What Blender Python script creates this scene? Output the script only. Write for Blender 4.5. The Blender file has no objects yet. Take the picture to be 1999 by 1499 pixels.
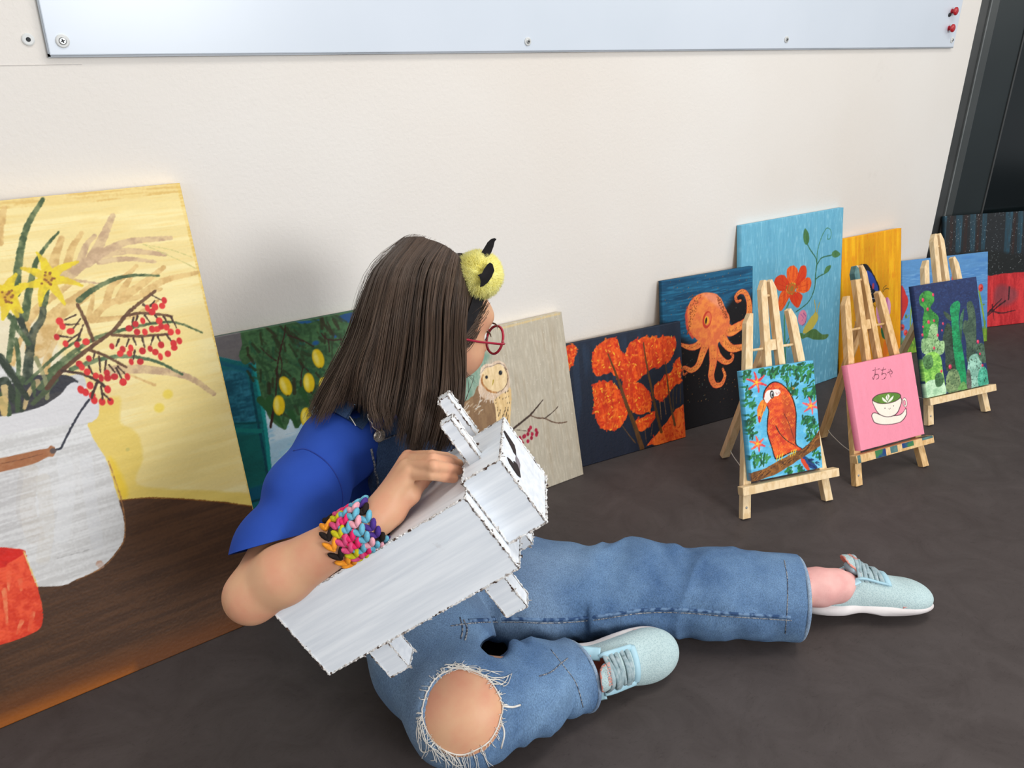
import bpy, bmesh, math, random
import numpy as np
from mathutils import Vector, Matrix
from mathutils.bvhtree import BVHTree

# ------------------------------------------------------------------ camera, light, exposure
scene = bpy.context.scene
COL = scene.collection
CX, CY, FPX = 999.5, 749.5, 1565.5
YAW, PITCH, ROLL = math.radians(55.541), math.radians(23.626), math.radians(0.281)
CAM = np.array([0.0, 0.0, 1.0])
_f = np.array([math.cos(YAW)*math.cos(PITCH), math.sin(YAW)*math.cos(PITCH), -math.sin(PITCH)])
_r0 = np.array([math.sin(YAW), -math.cos(YAW), 0.0]); _u0 = np.cross(_r0, _f)
RIGHT = math.cos(ROLL)*_r0 + math.sin(ROLL)*_u0
UP = -math.sin(ROLL)*_r0 + math.cos(ROLL)*_u0
FWD = _f
cam = bpy.data.cameras.new('camera'); cam.sensor_width = 36.0; cam.lens = FPX/1999*36.0
cam.clip_start = 0.02; cam.clip_end = 50
cob = bpy.data.objects.new('camera', cam); COL.objects.link(cob)
cob.matrix_world = Matrix(((RIGHT[0], UP[0], -FWD[0], CAM[0]), (RIGHT[1], UP[1], -FWD[1], CAM[1]), (RIGHT[2], UP[2], -FWD[2], CAM[2]), (0, 0, 0, 1)))
scene.camera = cob

world = bpy.data.worlds.new('world'); scene.world = world; world.use_nodes = True
wb = world.node_tree.nodes['Background']; wb.inputs[0].default_value = (0.90, 0.95, 1.0, 1); wb.inputs[1].default_value = 0.50
def area(name, loc, target, sx, sy, power, col):
    l = bpy.data.lights.new(name, 'AREA'); l.shape = 'RECTANGLE'; l.size = sx; l.size_y = sy; l.energy = power; l.color = col
    o = bpy.data.objects.new(name, l); COL.objects.link(o); o.location = loc
    o.rotation_euler = (Vector(target)-Vector(loc)).to_track_quat('-Z', 'Y').to_euler()
    return o
area('window_right', (3.9, -1.2, 2.1), (1.0, 1.2, 0.3), 1.5, 1.4, 26, (1.0, 0.95, 0.88))
area('ceiling_light', (1.2, 0.2, 2.8), (1.2, 0.5, 0.0), 1.8, 0.6, 26, (1.0, 0.95, 0.89))
area('window_behind', (1.05, -2.45, 1.45), (0.7, 1.2, 0.35), 1.15, 0.95, 72, (0.98, 0.985, 1.0))
area('fill_left', (-1.9, -0.5, 1.3), (0.2, 1.3, 0.4), 1.2, 1.0, 8, (0.98, 0.98, 1.0))  # added fill lamp that softens shadows from the left, not a known window
scene.view_settings.view_transform = 'Standard'; scene.view_settings.look = 'None'
scene.view_settings.exposure = 0.0; scene.view_settings.gamma = 1.0; scene.view_settings.use_curve_mapping = False
try:
    scene.cycles.use_denoising = True; scene.cycles.max_bounces = 6
except Exception: pass

# ------------------------------------------------------------------ measuring: a point of the photo meets a real plane
def ray(px, py): return (px-CX)/FPX*RIGHT-(py-CY)/FPX*UP+FWD
def at(px, py, Y=None, Z=None, P=None, n=None, off=0.0):
    d = ray(px, py)
    if Y is not None: t = (Y-CAM[1])/d[1]
    elif Z is not None: t = (Z-CAM[2])/d[2]
    else: t = ((np.asarray(P)+np.asarray(n)*off-CAM)@n)/(d@n)
    return CAM+t*d

# ------------------------------------------------------------------ materials
def lin(c):
    c = np.asarray(c, float)/255.0
    return np.where(c <= 0.04045, c/12.92, ((c+0.055)/1.055)**2.4)
def L4(c): return tuple(float(v) for v in lin(c))+(1.0,)
def new_mat(name, rough=0.6, spec=0.3):
    m = bpy.data.materials.new(name); m.use_nodes = True
    nt = m.node_tree; b = nt.nodes['Principled BSDF']
    b.inputs['Roughness'].default_value = rough; b.inputs['Specular IOR Level'].default_value = spec
    return m, nt, b
def nd(nt, t, **kw):
    n = nt.nodes.new(t)
    for k, v in kw.items():
        if k in n.inputs.keys(): n.inputs[k].default_value = v
        else: setattr(n, k, v)
    return n
def noise_mat(name, c1, c2, scale=10.0, detail=4, rough=0.6, spec=0.3, stretch=(1, 1, 1), bump=0.0, bscale=None, lo=0.35, hi=0.65, metal=0, bdist=0.001, sss=0):
    m, nt, b = new_mat(name, rough, spec)
    tc = nd(nt, 'ShaderNodeTexCoord'); mp = nd(nt, 'ShaderNodeMapping'); mp.inputs['Scale'].default_value = stretch
    nt.links.new(tc.outputs['Object'], mp.inputs[0])
    n = nd(nt, 'ShaderNodeTexNoise', Scale=scale, Detail=detail); nt.links.new(mp.outputs[0], n.inputs['Vector'])
    r = nd(nt, 'ShaderNodeValToRGB'); r.color_ramp.elements[0].position = lo; r.color_ramp.elements[1].position = hi
    r.color_ramp.elements[0].color = L4(c1); r.color_ramp.elements[1].color = L4(c2)
    nt.links.new(n.outputs['Fac'], r.inputs[0]); nt.links.new(r.outputs[0], b.inputs['Base Color'])
    b.inputs['Metallic'].default_value = metal
    if sss:
        b.inputs['Subsurface Weight'].default_value = sss; b.inputs['Subsurface Radius'].default_value = (0.012, 0.005, 0.003); b.inputs['Subsurface Scale'].default_value = 1.0
    if bump:
        n2 = nd(nt, 'ShaderNodeTexNoise', Scale=bscale or scale*3, Detail=4); nt.links.new(mp.outputs[0], n2.inputs['Vector'])
        bp = nd(nt, 'ShaderNodeBump', Strength=bump, Distance=bdist); nt.links.new(n2.outputs['Fac'], bp.inputs['Height'])
        nt.links.new(bp.outputs[0], b.inputs['Normal'])
    return m

# ------------------------------------------------------------------ objects
def link(o, parent=None):
    COL.objects.link(o)
    if parent is not None: o.parent = parent
    return o
def tag(o, label=None, cat=None, group=None, kind=None):
    for k, v in (('label', label), ('category', cat), ('group', group), ('kind', kind)):
        if v: o[k] = v
    return o
def empty(name, loc=(0, 0, 0)):
    o = bpy.data.objects.new(name, None); o.location = loc; o.empty_display_size = 0.05; COL.objects.link(o); return o
def child(name, me, parent):
    # mesh data is written in world coordinates; the part is offset to sit under its thing
    o = bpy.data.objects.new(name, me)
    link(o, parent)
    if parent is not None:
        p = parent; off = Vector((0, 0, 0))
        while p is not None: off += Vector(p.location); p = p.parent
        o.location = -off
    return o
def mesh_np(name, V, F, mats=None, smooth=False, fm=None):
    V = np.asarray(V, np.float32); me = bpy.data.meshes.new(name)
    if isinstance(F, np.ndarray) and F.ndim == 2:
        k = F.shape[1]; n = len(F)
        me.vertices.add(len(V)); me.vertices.foreach_set('co', V.ravel())
        me.loops.add(n*k); me.loops.foreach_set('vertex_index', F.astype(np.int32).ravel())
        me.polygons.add(n); me.polygons.foreach_set('loop_start', np.arange(n, dtype=np.int32)*k)
        try: me.polygons.foreach_set('loop_total', np.full(n, k, np.int32))
        except Exception: pass
        me.update(calc_edges=True)
    else:
        me.from_pydata([tuple(map(float, v)) for v in V], [], [tuple(int(i) for i in f) for f in F]); me.update()
    for m in (mats if isinstance(mats, (list, tuple)) else [mats]):
        if m is not None: me.materials.append(m)
    if smooth: me.polygons.foreach_set('use_smooth', np.ones(len(me.polygons), bool))
    if fm is not None: me.polygons.foreach_set('material_index', np.asarray(fm, np.int32))
    return me
class MB:
    def __init__(s): s.V = []; s.F = []
    def add(s, V, F):
        o = len(s.V); s.V += [tuple(map(float, v)) for v in V]; s.F += [tuple(i+o for i in f) for f in F]; return s
    def hexa(s, c):   # 8 corners: bottom 4, top 4
        return s.add(c, [(0, 3, 2, 1), (4, 5, 6, 7), (0, 1, 5, 4), (1, 2, 6, 5), (2, 3, 7, 6), (3, 0, 4, 7)])
    def box(s, O, a, b, c, ra, rb, rc):
        O = np.asarray(O, float)
        P = lambda i, j, k: O+a*ra[i]+b*rb[j]+c*rc[k]
        return s.hexa([P(0, 0, 0), P(1, 0, 0), P(1, 1, 0), P(0, 1, 0), P(0, 0, 1), P(1, 0, 1), P(1, 1, 1), P(0, 1, 1)])
    def build(s, name, mat, parent=None, bevel=0, smooth=False, seg=2):
        me = mesh_np(name, s.V, s.F, mat)
        bm = bmesh.new(); bm.from_mesh(me); bmesh.ops.recalc_face_normals(bm, faces=bm.faces)
        if bevel: bmesh.ops.bevel(bm, geom=list(bm.edges), offset=bevel, segments=seg, affect='EDGES', profile=0.6)
        bm.to_mesh(me); bm.free()
        if smooth: me.polygons.foreach_set('use_smooth', np.ones(len(me.polygons), bool))
        return child(name, me, parent)
def catmull(P, n=8, closed=False):
    P = np.asarray(P, float)
    if len(P) < 3 and not closed: return np.array([P[0]+(P[1]-P[0])*t for t in np.linspace(0, 1, n+1)])
    if closed: Q = np.vstack([P[-1], P, P[0], P[1]])
    else: Q = np.vstack([2*P[0]-P[1], P, 2*P[-1]-P[-2]])
    out = []
    for i in range(1, len(Q)-2):
        p0, p1, p2, p3 = Q[i-1:i+3]
        for t in np.linspace(0, 1, n, endpoint=False):
            out.append(0.5*((2*p1)+(-p0+p2)*t+(2*p0-5*p1+4*p2-p3)*t*t+(-p0+3*p1-3*p2+p3)*t**3))
    if not closed: out.append(Q[-2])
    return np.array(out)
def tube(P, R, sides=6, caps=True, closed=False, flat=1.0, nref=None):
    P = np.asarray(P, float); n = len(P); R = np.broadcast_to(np.asarray(R, float), (n,))
    T = np.gradient(P, axis=0) if not closed else np.roll(P, -1, 0)-np.roll(P, 1, 0)
    T /= np.linalg.norm(T, axis=1)[:, None]+1e-12
    u = np.cross(T[0], nref if nref is not None else (0, 0, 1.0))
    if np.linalg.norm(u) < 1e-3: u = np.cross(T[0], (0, 1.0, 0))
    V = []
    for i in range(n):
        if nref is not None:
            u = np.cross(T[i], nref)
        u = u-T[i]*(u@T[i]); u /= np.linalg.norm(u)+1e-12; w = np.cross(T[i], u)
        for k in range(sides):
            a = 2*math.pi*k/sides
            V.append(P[i]+R[i]*(math.cos(a)*u+math.sin(a)*flat*w))
    F = []
    m = n if closed else n-1
    for i in range(m):
        for k in range(sides):
            a = i*sides+k; b = i*sides+(k+1) % sides; j = (i+1) % n
            F.append((a, b, j*sides+(k+1) % sides, j*sides+k))
    if caps and not closed: F.append(tuple(range(sides))[::-1]); F.append(tuple(range((n-1)*sides, n*sides)))
    return V, F
def ellipsoid(c, ax, seg=14, rings=9):
    # ax: three axis vectors
    V = [np.asarray(c)+ax[2]]; F = []
    for i in range(1, rings):
        t = math.pi*i/rings
        for k in range(seg):
            a = 2*math.pi*k/seg
            V.append(np.asarray(c)+ax[0]*math.sin(t)*math.cos(a)+ax[1]*math.sin(t)*math.sin(a)+ax[2]*math.cos(t))
    V.append(np.asarray(c)-ax[2])
    for k in range(seg): F.append((0, 1+k, 1+(k+1) % seg))
    for i in range(rings-2):
        for k in range(seg): F.append((1+i*seg+k, 1+(i+1)*seg+k, 1+(i+1)*seg+(k+1) % seg, 1+i*seg+(k+1) % seg))
    b = len(V)-1
    for k in range(seg): F.append((b, 1+(rings-2)*seg+(k+1) % seg, 1+(rings-2)*seg+k))
    return V, F
X3, Y3, Z3 = np.eye(3)

# ------------------------------------------------------------------ structure
def wall_material():
    m, nt, b = new_mat('white_textured_wall_paint', 0.75, 0.25)
    tc = nd(nt, 'ShaderNodeTexCoord')
    n = nd(nt, 'ShaderNodeTexNoise', Scale=1.3, Detail=3); nt.links.new(tc.outputs['Object'], n.inputs['Vector'])
    r = nd(nt, 'ShaderNodeValToRGB'); r.color_ramp.elements[0].position = .3; r.color_ramp.elements[1].position = .7
    r.color_ramp.elements[0].color = L4((226, 219, 210)); r.color_ramp.elements[1].color = L4((233, 229, 223))
    nt.links.new(n.outputs['Fac'], r.inputs[0])
    # faint scuffs
    n3 = nd(nt, 'ShaderNodeTexNoise', Scale=6.0, Detail=6, Roughness=0.7); nt.links.new(tc.outputs['Object'], n3.inputs['Vector'])
    r3 = nd(nt, 'ShaderNodeValToRGB'); r3.color_ramp.elements[0].position = .66; r3.color_ramp.elements[1].position = .78
    r3.color_ramp.elements[0].color = (0, 0, 0, 1); r3.color_ramp.elements[1].color = (0.12, 0.12, 0.12, 1)
    nt.links.new(n3.outputs['Fac'], r3.inputs[0])
    mx = nd(nt, 'ShaderNodeMixRGB'); mx.inputs[2].default_value = L4((150, 140, 130))
    nt.links.new(r3.outputs[0], mx.inputs[0]); nt.links.new(r.outputs[0], mx.inputs[1]); nt.links.new(mx.outputs[0], b.inputs['Base Color'])
    n2 = nd(nt, 'ShaderNodeTexNoise', Scale=170, Detail=3); nt.links.new(tc.outputs['Object'], n2.inputs['Vector'])
    bp = nd(nt, 'ShaderNodeBump', Strength=0.35, Distance=0.0016); nt.links.new(n2.outputs['Fac'], bp.inputs['Height']); nt.links.new(bp.outputs[0], b.inputs['Normal'])
    return m
def floor_material():
    m, nt, b = new_mat('dark_brown_linoleum', 0.6, 0.22)
    tc = nd(nt, 'ShaderNodeTexCoord')
    n = nd(nt, 'ShaderNodeTexNoise', Scale=9, Detail=8, Roughness=0.7, Distortion=1.2); nt.links.new(tc.outputs['Object'], n.inputs['Vector'])
    r = nd(nt, 'ShaderNodeValToRGB'); r.color_ramp.elements[0].position = .3; r.color_ramp.elements[1].position = .72
    r.color_ramp.elements[0].color = L4((66, 59, 57)); r.color_ramp.elements[1].color = L4((80, 73, 71))
    nt.links.new(n.outputs['Fac'], r.inputs[0])
    mp = nd(nt, 'ShaderNodeMapping'); mp.inputs['Scale'].default_value = (1, 2.2, 1); mp.inputs['Rotation'].default_value = (0, 0, 0.7)
    nt.links.new(tc.outputs['Object'], mp.inputs[0])
    n2 = nd(nt, 'ShaderNodeTexNoise', Scale=45, Detail=6, Roughness=0.75, Distortion=2.5); nt.links.new(mp.outputs[0], n2.inputs['Vector'])
    r2 = nd(nt, 'ShaderNodeValToRGB'); r2.color_ramp.elements[0].position = .56; r2.color_ramp.elements[1].position = .74
    r2.color_ramp.elements[0].color = (0, 0, 0, 1); r2.color_ramp.elements[1].color = (0.55, 0.55, 0.55, 1)
    nt.links.new(n2.outputs['Fac'], r2.inputs[0])
    mx = nd(nt, 'ShaderNodeMixRGB'); mx.inputs[2].default_value = L4((46, 39, 38))
    nt.links.new(r2.outputs[0], mx.inputs[0]); nt.links.new(r.outputs[0], mx.inputs[1]); nt.links.new(mx.outputs[0], b.inputs['Base Color'])
    bp = nd(nt, 'ShaderNodeBump', Strength=0.15, Distance=0.001); nt.links.new(n2.outputs['Fac'], bp.inputs['Height']); nt.links.new(bp.outputs[0], b.inputs['Normal'])
    return m
M_WALL = wall_material(); M_FLOOR = floor_material()
def struct(name, mb, mat, **k): return tag(mb.build(name, mat, **k), kind='structure')
WX = 2.752
WZ = 3.0
struct('floor', MB().box((0, 0, 0), X3, Y3, Z3, (-2.5, 6.0), (-2.5, 4.2), (-0.1, 0)), M_FLOOR)
struct('wall_back', MB().box((0, 0, 0), X3, Y3, Z3, (-2.5, WX), (1.45, 1.62), (0, WZ)), M_WALL)
struct('wall_left', MB().box((0, 0, 0), X3, Y3, Z3, (-2.62, -2.5), (-2.5, 1.62), (0, WZ)), M_WALL)
# a hairline joint between the wall panels, left of the whiteboard
M_JOINT = noise_mat('panel_joint', (196, 190, 184), (208, 203, 198), 20)
struct('trim_1', MB().box((0, 0, 0), X3, Y3, Z3, (-1.2, 0.20), (1.4492, 1.4502), (0.9535, 0.9543)), M_JOINT)
# dark glazed front at the right, meeting the wall at an angle
M_FRAME = noise_mat('dark_metal_frame', (58, 60, 60), (66, 68, 68), 6, rough=0.4, spec=0.5)
M_FRAME2 = noise_mat('dark_metal_edge', (104, 108, 108), (120, 124, 124), 6, rough=0.3, spec=0.5)
M_PANEL = noise_mat('anthracite_panel', (34, 41, 43), (38, 46, 48), 3, rough=0.35, spec=0.4)
M_GLASS = noise_mat('dark_door_glass', (12, 19, 21), (15, 23, 26), 2, rough=0.15, spec=0.5)
th = math.radians(-16.0); gd = np.array([math.cos(th), math.sin(th), 0]); gn = np.array([-gd[1], gd[0], 0])
G0 = np.array([2.755, 1.588, 0])
def gbox(a0, a1, b0, b1, z0, z1, name, mat, parent=None):
    return MB().box(G0, gd, gn, Z3, (a0, a1), (b0, b1), (z0, z1)).build(name, mat, parent, bevel=0.002)
G0 = np.array([2.915, 1.525, 0])
wr = empty('wall_right', tuple(G0)); tag(wr, kind='structure')
gbox(-0.16, 0.022, 0.0, 0.06, 0, WZ, 'door_frame', M_FRAME, wr)
gbox(0.022, 0.027, -0.006, 0.05, 0, WZ, 'frame_edge', M_FRAME2, wr)
gbox(0.027, 0.068, 0.004, 0.05, 0, WZ, 'reflection_strip', noise_mat('painted_reflection_grey', (62, 66, 66), (70, 74, 74), 3, rough=0.3, spec=0.5), wr)  # lighter grey strip: reflection on the glossy panel, put in as colour
gbox(0.068, 0.205, 0.008, 0.05, 0, WZ, 'dark_panel', M_PANEL, wr)
gbox(0.205, 0.212, 0.004, 0.05, 0, WZ, 'glazing_bead', M_FRAME, wr)
gbox(0.212, 3.2, 0.012, 0.05, 0, WZ, 'door_glass', M_GLASS, wr)

# whiteboard
WBY = 1.441
tl_, br_ = at(95, 111, Y=WBY), at(1862, 92, Y=WBY)
M_WB = noise_mat('whiteboard_enamel', (205, 214, 224), (212, 220, 230), 2, rough=0.28, spec=0.5)
M_WBE = noise_mat('whiteboard_edge', (150, 156, 162), (165, 170, 176), 8, rough=0.4)
wbt = tag(empty('whiteboard', (tl_[0], 1.45, tl_[2])), 'long pale blue-grey whiteboard screwed to the white wall above the paintings', 'whiteboard')
MB().box((0, 0, 0), X3, Y3, Z3, (tl_[0]+.002, br_[0]-.002), (WBY, 1.4465), (tl_[2]+.002, 2.15)).build('writing_surface', M_WB, wbt, bevel=0.0015)
MB().box((0, 0, 0), X3, Y3, Z3, (tl_[0], br_[0]), (1.4425, 1.4495), (tl_[2]-0.001, tl_[2]+.004)).build('edge_strip', M_WBE, wbt)
MB().box((0, 0, 0), X3, Y3, Z3, (tl_[0], tl_[0]+.003), (1.4425, 1.4495), (tl_[2], 2.15)).build('edge_strip', M_WBE, wbt)
M_STEEL = noise_mat('screw_steel', (150, 152, 152), (190, 192, 190), 60, rough=0.35, metal=0.7)
M_WPLAS = noise_mat('white_washer', (205, 206, 204), (220, 222, 220), 30, rough=0.4)
M_DARK = noise_mat('dark_recess', (40, 42, 44), (52, 54, 56), 60)
def disc(mb, c, r, h, seg=20, r2=None):
    mb.add(*tube([c, np.asarray(c)-Y3*h*.6, np.asarray(c)-Y3*h], [r, r, r2 or r*.8], seg))
    return mb
def board_screw(px, py, r):
    c = at(px, py, Y=WBY)
    wsh = disc(MB(), c, r, .0025, r2=r*.85).build('washer', M_WPLAS, wbt, smooth=False)
    s = disc(MB(), c-Y3*.0024, r*.55, .0018).build('screw_head', M_STEEL, wsh)
    m = MB(); q = c-Y3*.0045
    for a, b in ((X3+Z3*.3, Z3-X3*.3), (Z3-X3*.3, X3+Z3*.3)):
        m.box(q, a, Y3, b, (-r*.28, r*.28), (-.0004, .0004), (-r*.07, r*.07))
    m.build('cross_slot', M_DARK, wsh)
board_screw(122, 80, .0095); board_screw(1030, 81, .0080); board_screw(1535, 77, .0080); board_screw(1858, 78, .0085)
# wall plug left of the board
c = at(55, 77, Y=1.4495)
pl = tag(empty('wall_plug', tuple(c)), 'small grey round wall plug with a dark hole, left of the whiteboard', 'wall plug')
disc(MB(), c, .0085, .002).build('collar', M_WPLAS, pl); disc(MB(), c-Y3*.0019, .0032, .0006).build('hole', M_DARK, pl)
# two red push pins and a small black magnet
M_RED = noise_mat('red_plastic', (176, 22, 34), (190, 30, 42), 20, rough=0.25, spec=0.6)
M_PINK = noise_mat('pink_plastic', (205, 66, 90), (214, 76, 100), 20, rough=0.3, spec=0.5)
def pin(px, py, r, label, dx=0.0):
    c = at(px, py, Y=WBY)
    t = tag(empty('push_pin', tuple(c)), label, 'push pin', 'red push pins on the whiteboard')
    b = MB(); prof = [(0, .5), (.004, .45), (.008, .62), (.011, 1.0), (.0145, .98), (.0165, .7)]
    P = [c-Y3*h+X3*dx*h for h, k in prof]; b.add(*tube(P, [r*k for h, k in prof], 18)).build('pin_head', M_RED, t, smooth=True)
    MB().add(*tube([c+Y3*.001, c-Y3*.002], [r*.6, r*.6], 12)).build('pin_collar', M_PINK, t)
pin(1858, 22, .0115, 'upper red push pin at the right end of the whiteboard')
pin(1852, 55, .0115, 'lower red push pin at the right end of the whiteboard, above the corner screw')
c = at(1853, 29, Y=WBY); mg = tag(empty('magnet', tuple(c)), 'tiny black magnet under the upper red pin on the whiteboard', 'magnet')
disc(MB(), c, .0055, .004).build('magnet_disc', M_DARK, mg)

# ------------------------------------------------------------------ painted canvases
def vnoise(ny, nx, sy, sx, seed):
    rng = np.random.default_rng(seed); gy, gx = int(ny/sy)+3, int(nx/sx)+3
    g = rng.random((gy, gx)); y = np.arange(ny)/sy; x = np.arange(nx)/sx
    yi = y.astype(int); xi = x.astype(int); fy = (y-yi)[:, None]; fx = (x-xi)[None]
    fy = fy*fy*(3-2*fy); fx = fx*fx*(3-2*fx)
    a = g[yi][:, xi]; b = g[yi][:, xi+1]; c = g[yi+1][:, xi]; d = g[yi+1][:, xi+1]
    return (a*(1-fx)+b*fx)*(1-fy)+(c*(1-fx)+d*fx)*fy
class Canvas:
    """a leaning stretched canvas; colour of the paint is laid on a fine grid of its front face"""
    def __init__(s, name, BR, th, lean, W, H, t, cell, base, streak=(6, 40), amp=.05, seed=1, up=None):
        s.name = name; s.W = W; s.H = H; s.t = t; s.cell = cell
        s.d = np.array([math.cos(th), math.sin(th), 0]); nh = np.array([-s.d[1], s.d[0], 0])
        if up is None: up = nh*lean+Z3*math.sqrt(H*H-lean*lean); up /= np.linalg.norm(up)
        s.up = up; s.n = np.cross(s.d, s.up); s.n /= np.linalg.norm(s.n)     # front normal
        s.n = -np.cross(s.up, s.d)
        if s.n@(CAM-BR) < 0: s.n = -s.n
        s.O = np.asarray(BR, float)-s.d*W                                   # bottom left of the front
        s.nx, s.ny = int(W/cell)+1, int(H/cell)+1
        s.X, s.Yg = np.meshgrid(np.linspace(0, W, s.nx), np.linspace(0, H, s.ny))
        s.n1 = vnoise(s.ny, s.nx, streak[1], streak[0], seed); s.n2 = vnoise(s.ny, s.nx, max(2, streak[1]/5), max(2, streak[0]/3), seed+1)
        s.n3 = vnoise(s.ny, s.nx, 2.2, 2.2, seed+2); s.nl = vnoise(s.ny, s.nx, 40, 40, seed+3)
        s.n4 = vnoise(s.ny, s.nx, 7, 7, seed+4); s.C = np.zeros((s.ny, s.nx, 3)); s.C[:] = base; s.amp = amp
        s.C *= (1+amp*2*(s.tx()-.5))[..., None]; s.rng = random.Random(seed)
    iso = False; wk = 1.0
    def tx(s): return (.45*s.n4+.3*s.nl+.25*s.n3) if s.iso else .45*s.n1+.35*s.n2+.2*s.n3
    def uv(s, P, cat=0, closed=False):
        out = []
        for q in P:
            w = at(q[0], q[1], P=s.O, n=s.n)-s.O; out.append((w@s.d, w@s.up))
        out = np.array(out)
        return catmull(out, cat, closed) if cat else out
    def box(s, lo, hi, m):
        i0 = max(0, int((lo[0]-m)/s.cell)); i1 = min(s.nx, int((hi[0]+m)/s.cell)+2)
        j0 = max(0, int((lo[1]-m)/s.cell)); j1 = min(s.ny, int((hi[1]+m)/s.cell)+2)
        return (slice(j0, j1), slice(i0, i1)) if i1 > i0 and j1 > j0 else None
    def lay(s, sl, alpha, col, amp=None, col2=None):
        tx = s.tx()[sl]; c = np.zeros(tx.shape+(3,)); c[:] = col
        if col2 is not None: k = np.clip((tx-.35)*3.3, 0, 1)[..., None]; c = c*(1-k)+np.asarray(col2, float)*k
        c *= (1+(s.amp if amp is None else amp)*2*(tx-.5))[..., None]
        a = alpha[..., None]; s.C[sl] = s.C[sl]*(1-a)+c*a
    def poly(s, P, col, cat=4, wob=.0015, soft=1.0, col2=None, a=1.0, amp=None, px=True):
        Q = s.uv(P, cat, True) if px else np.asarray(P, float)
        sl = s.box(Q.min(0), Q.max(0), .004)
        if sl is None: return s
        x = s.X[sl]; y = s.Yg[sl]; n = s.n2[sl]+s.n3[sl]-1
        x = x+wob*n; y = y+wob*(s.n1[sl]-.5)*2
        ins = np.zeros(x.shape, bool); dm = np.full(x.shape, 1e9)
        for (x0, y0), (x1, y1) in zip(Q, np.roll(Q, -1, 0)):
            c = ((y0 > y) != (y1 > y))
            if y1 != y0: ins ^= c & (x < (x1-x0)*(y-y0)/(y1-y0)+x0)
            dx, dy = x1-x0, y1-y0; L = dx*dx+dy*dy+1e-12
            t = np.clip(((x-x0)*dx+(y-y0)*dy)/L, 0, 1); dm = np.minimum(dm, (x-x0-t*dx)**2+(y-y0-t*dy)**2)
        dm = np.sqrt(dm); sd = np.where(ins, dm, -dm)
        s.lay(sl, np.clip(sd/(s.cell*soft)+.5, 0, 1)*a, col, amp, col2); return s
    def line(s, P, w, col, w2=None, cat=5, dry=0.0, a=1.0, col2=None, px=True, taper=True):
        # w, w2: start / end width in millimetres
        Q = s.uv(P, cat if len(P) > 2 else 0) if px else np.asarray(P, float)
        w2 = w if w2 is None else w2; w = w*s.wk; w2 = w2*s.wk; m = max(w, w2)/2000
        sl = s.box(Q.min(0), Q.max(0), m+.003)
        if sl is None: return s
        x = s.X[sl]; y = s.Yg[sl]; best = np.full(x.shape, 1e9); seg = np.r_[0, np.cumsum(np.linalg.norm(np.diff(Q, axis=0), axis=1))]; T = seg[-1]+1e-9
        for i in range(len(Q)-1):
            x0, y0 = Q[i]; x1, y1 = Q[i+1]; dx, dy = x1-x0, y1-y0; L = dx*dx+dy*dy+1e-12
            t = np.clip(((x-x0)*dx+(y-y0)*dy)/L, 0, 1); r = (w+(w2-w)*(seg[i]+t*math.sqrt(L))/T)/2000
            best = np.minimum(best, np.hypot(x-x0-t*dx, y-y0-t*dy)-r)
        best += .0006*(s.n3[sl]-.5)*2
        al = np.clip(-best/s.cell+.5, 0, 1)
        if dry: al = al*np.clip(1-dry*np.clip((s.n3[sl]*.25+(s.n4 if s.iso else s.n2)[sl]*.95-.36)*2.4, 0, 1), 0, 1)
        s.lay(sl, al*a, col, None, col2); return s
    def dot(s, q, r, col, ry=None, a=1.0, px=True, ang=0, soft=1.0):
        c = s.uv([q])[0] if px else np.asarray(q, float); r = r*s.wk/1000; ry = r if ry is None else ry*s.wk/1000
        sl = s.box(c, c, max(r, ry)+.002)
        if sl is None: return s
        x = s.X[sl]-c[0]; y = s.Yg[sl]-c[1]; ca, sa = math.cos(ang), math.sin(ang)
        u = (x*ca+y*sa)/r; v = (-x*sa+y*ca)/ry; d = np.sqrt(u*u+v*v)
        s.lay(sl, np.clip((1-d)*min(r, ry)/(s.cell*soft)+.5, 0, 1)*a, col); return s
    def dabs(s, P, n, L, w, cols, ang=0, spread=.5, a=.9):
        # loose brush dabs inside a polygon (photo corners)
        Q = s.uv(P, 4, True); lo, hi = Q.min(0), Q.max(0); k = 0; tries = 0
        while k < n and tries < n*6:
            tries += 1
            x = s.rng.uniform(lo[0], hi[0]); y = s.rng.uniform(lo[1], hi[1]); ins = False
            for (x0, y0), (x1, y1) in zip(Q, np.roll(Q, -1, 0)):
                if (y0 > y) != (y1 > y) and x < (x1-x0)*(y-y0)/(y1-y0)+x0: ins = not ins
            if not ins: continue
            k += 1; t = ang+s.rng.uniform(-spread, spread); l = L*s.rng.uniform(.6, 1.3)/2000
            s.line([(x-l*math.cos(t), y-l*math.sin(t)), (x+l*math.cos(t), y+l*math.sin(t))], w*s.rng.uniform(.6, 1.3), s.rng.choice(cols), a=a, px=False)
        return s
    def spatter(s, n, cols, r=(.3, .8), box=(0, 1, 0, 1)):
        for _ in range(n):
            s.dot((s.rng.uniform(box[0], box[1])*s.W, s.rng.uniform(box[2], box[3])*s.H), s.rng.uniform(*r), s.rng.choice(cols), px=False)
        return s
    def grad(s, c0, c1, p=1.0, a=1.0, lo=0, hi=1):
        k = np.clip((s.Yg/s.H-lo)/(hi-lo), 0, 1)**p; c = np.asarray(c0, float)*(1-k[..., None])+np.asarray(c1, float)*k[..., None]
        s.C = s.C*(1-a)+c*(1+s.amp*2*(s.tx()-.5))[..., None]*a; return s
    def wash(s, col, thr=.5, a=.5, which='n1', sharp=4, yr=None):
        al = np.clip((getattr(s, which)-thr)*sharp, 0, 1)*a
        if yr is not None: al = al*(np.clip((s.Yg/s.H-yr[0])/.06, 0, 1)*np.clip((yr[1]-s.Yg/s.H)/.06, 0, 1))
        s.lay((slice(None), slice(None)), al, col); return s
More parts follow.
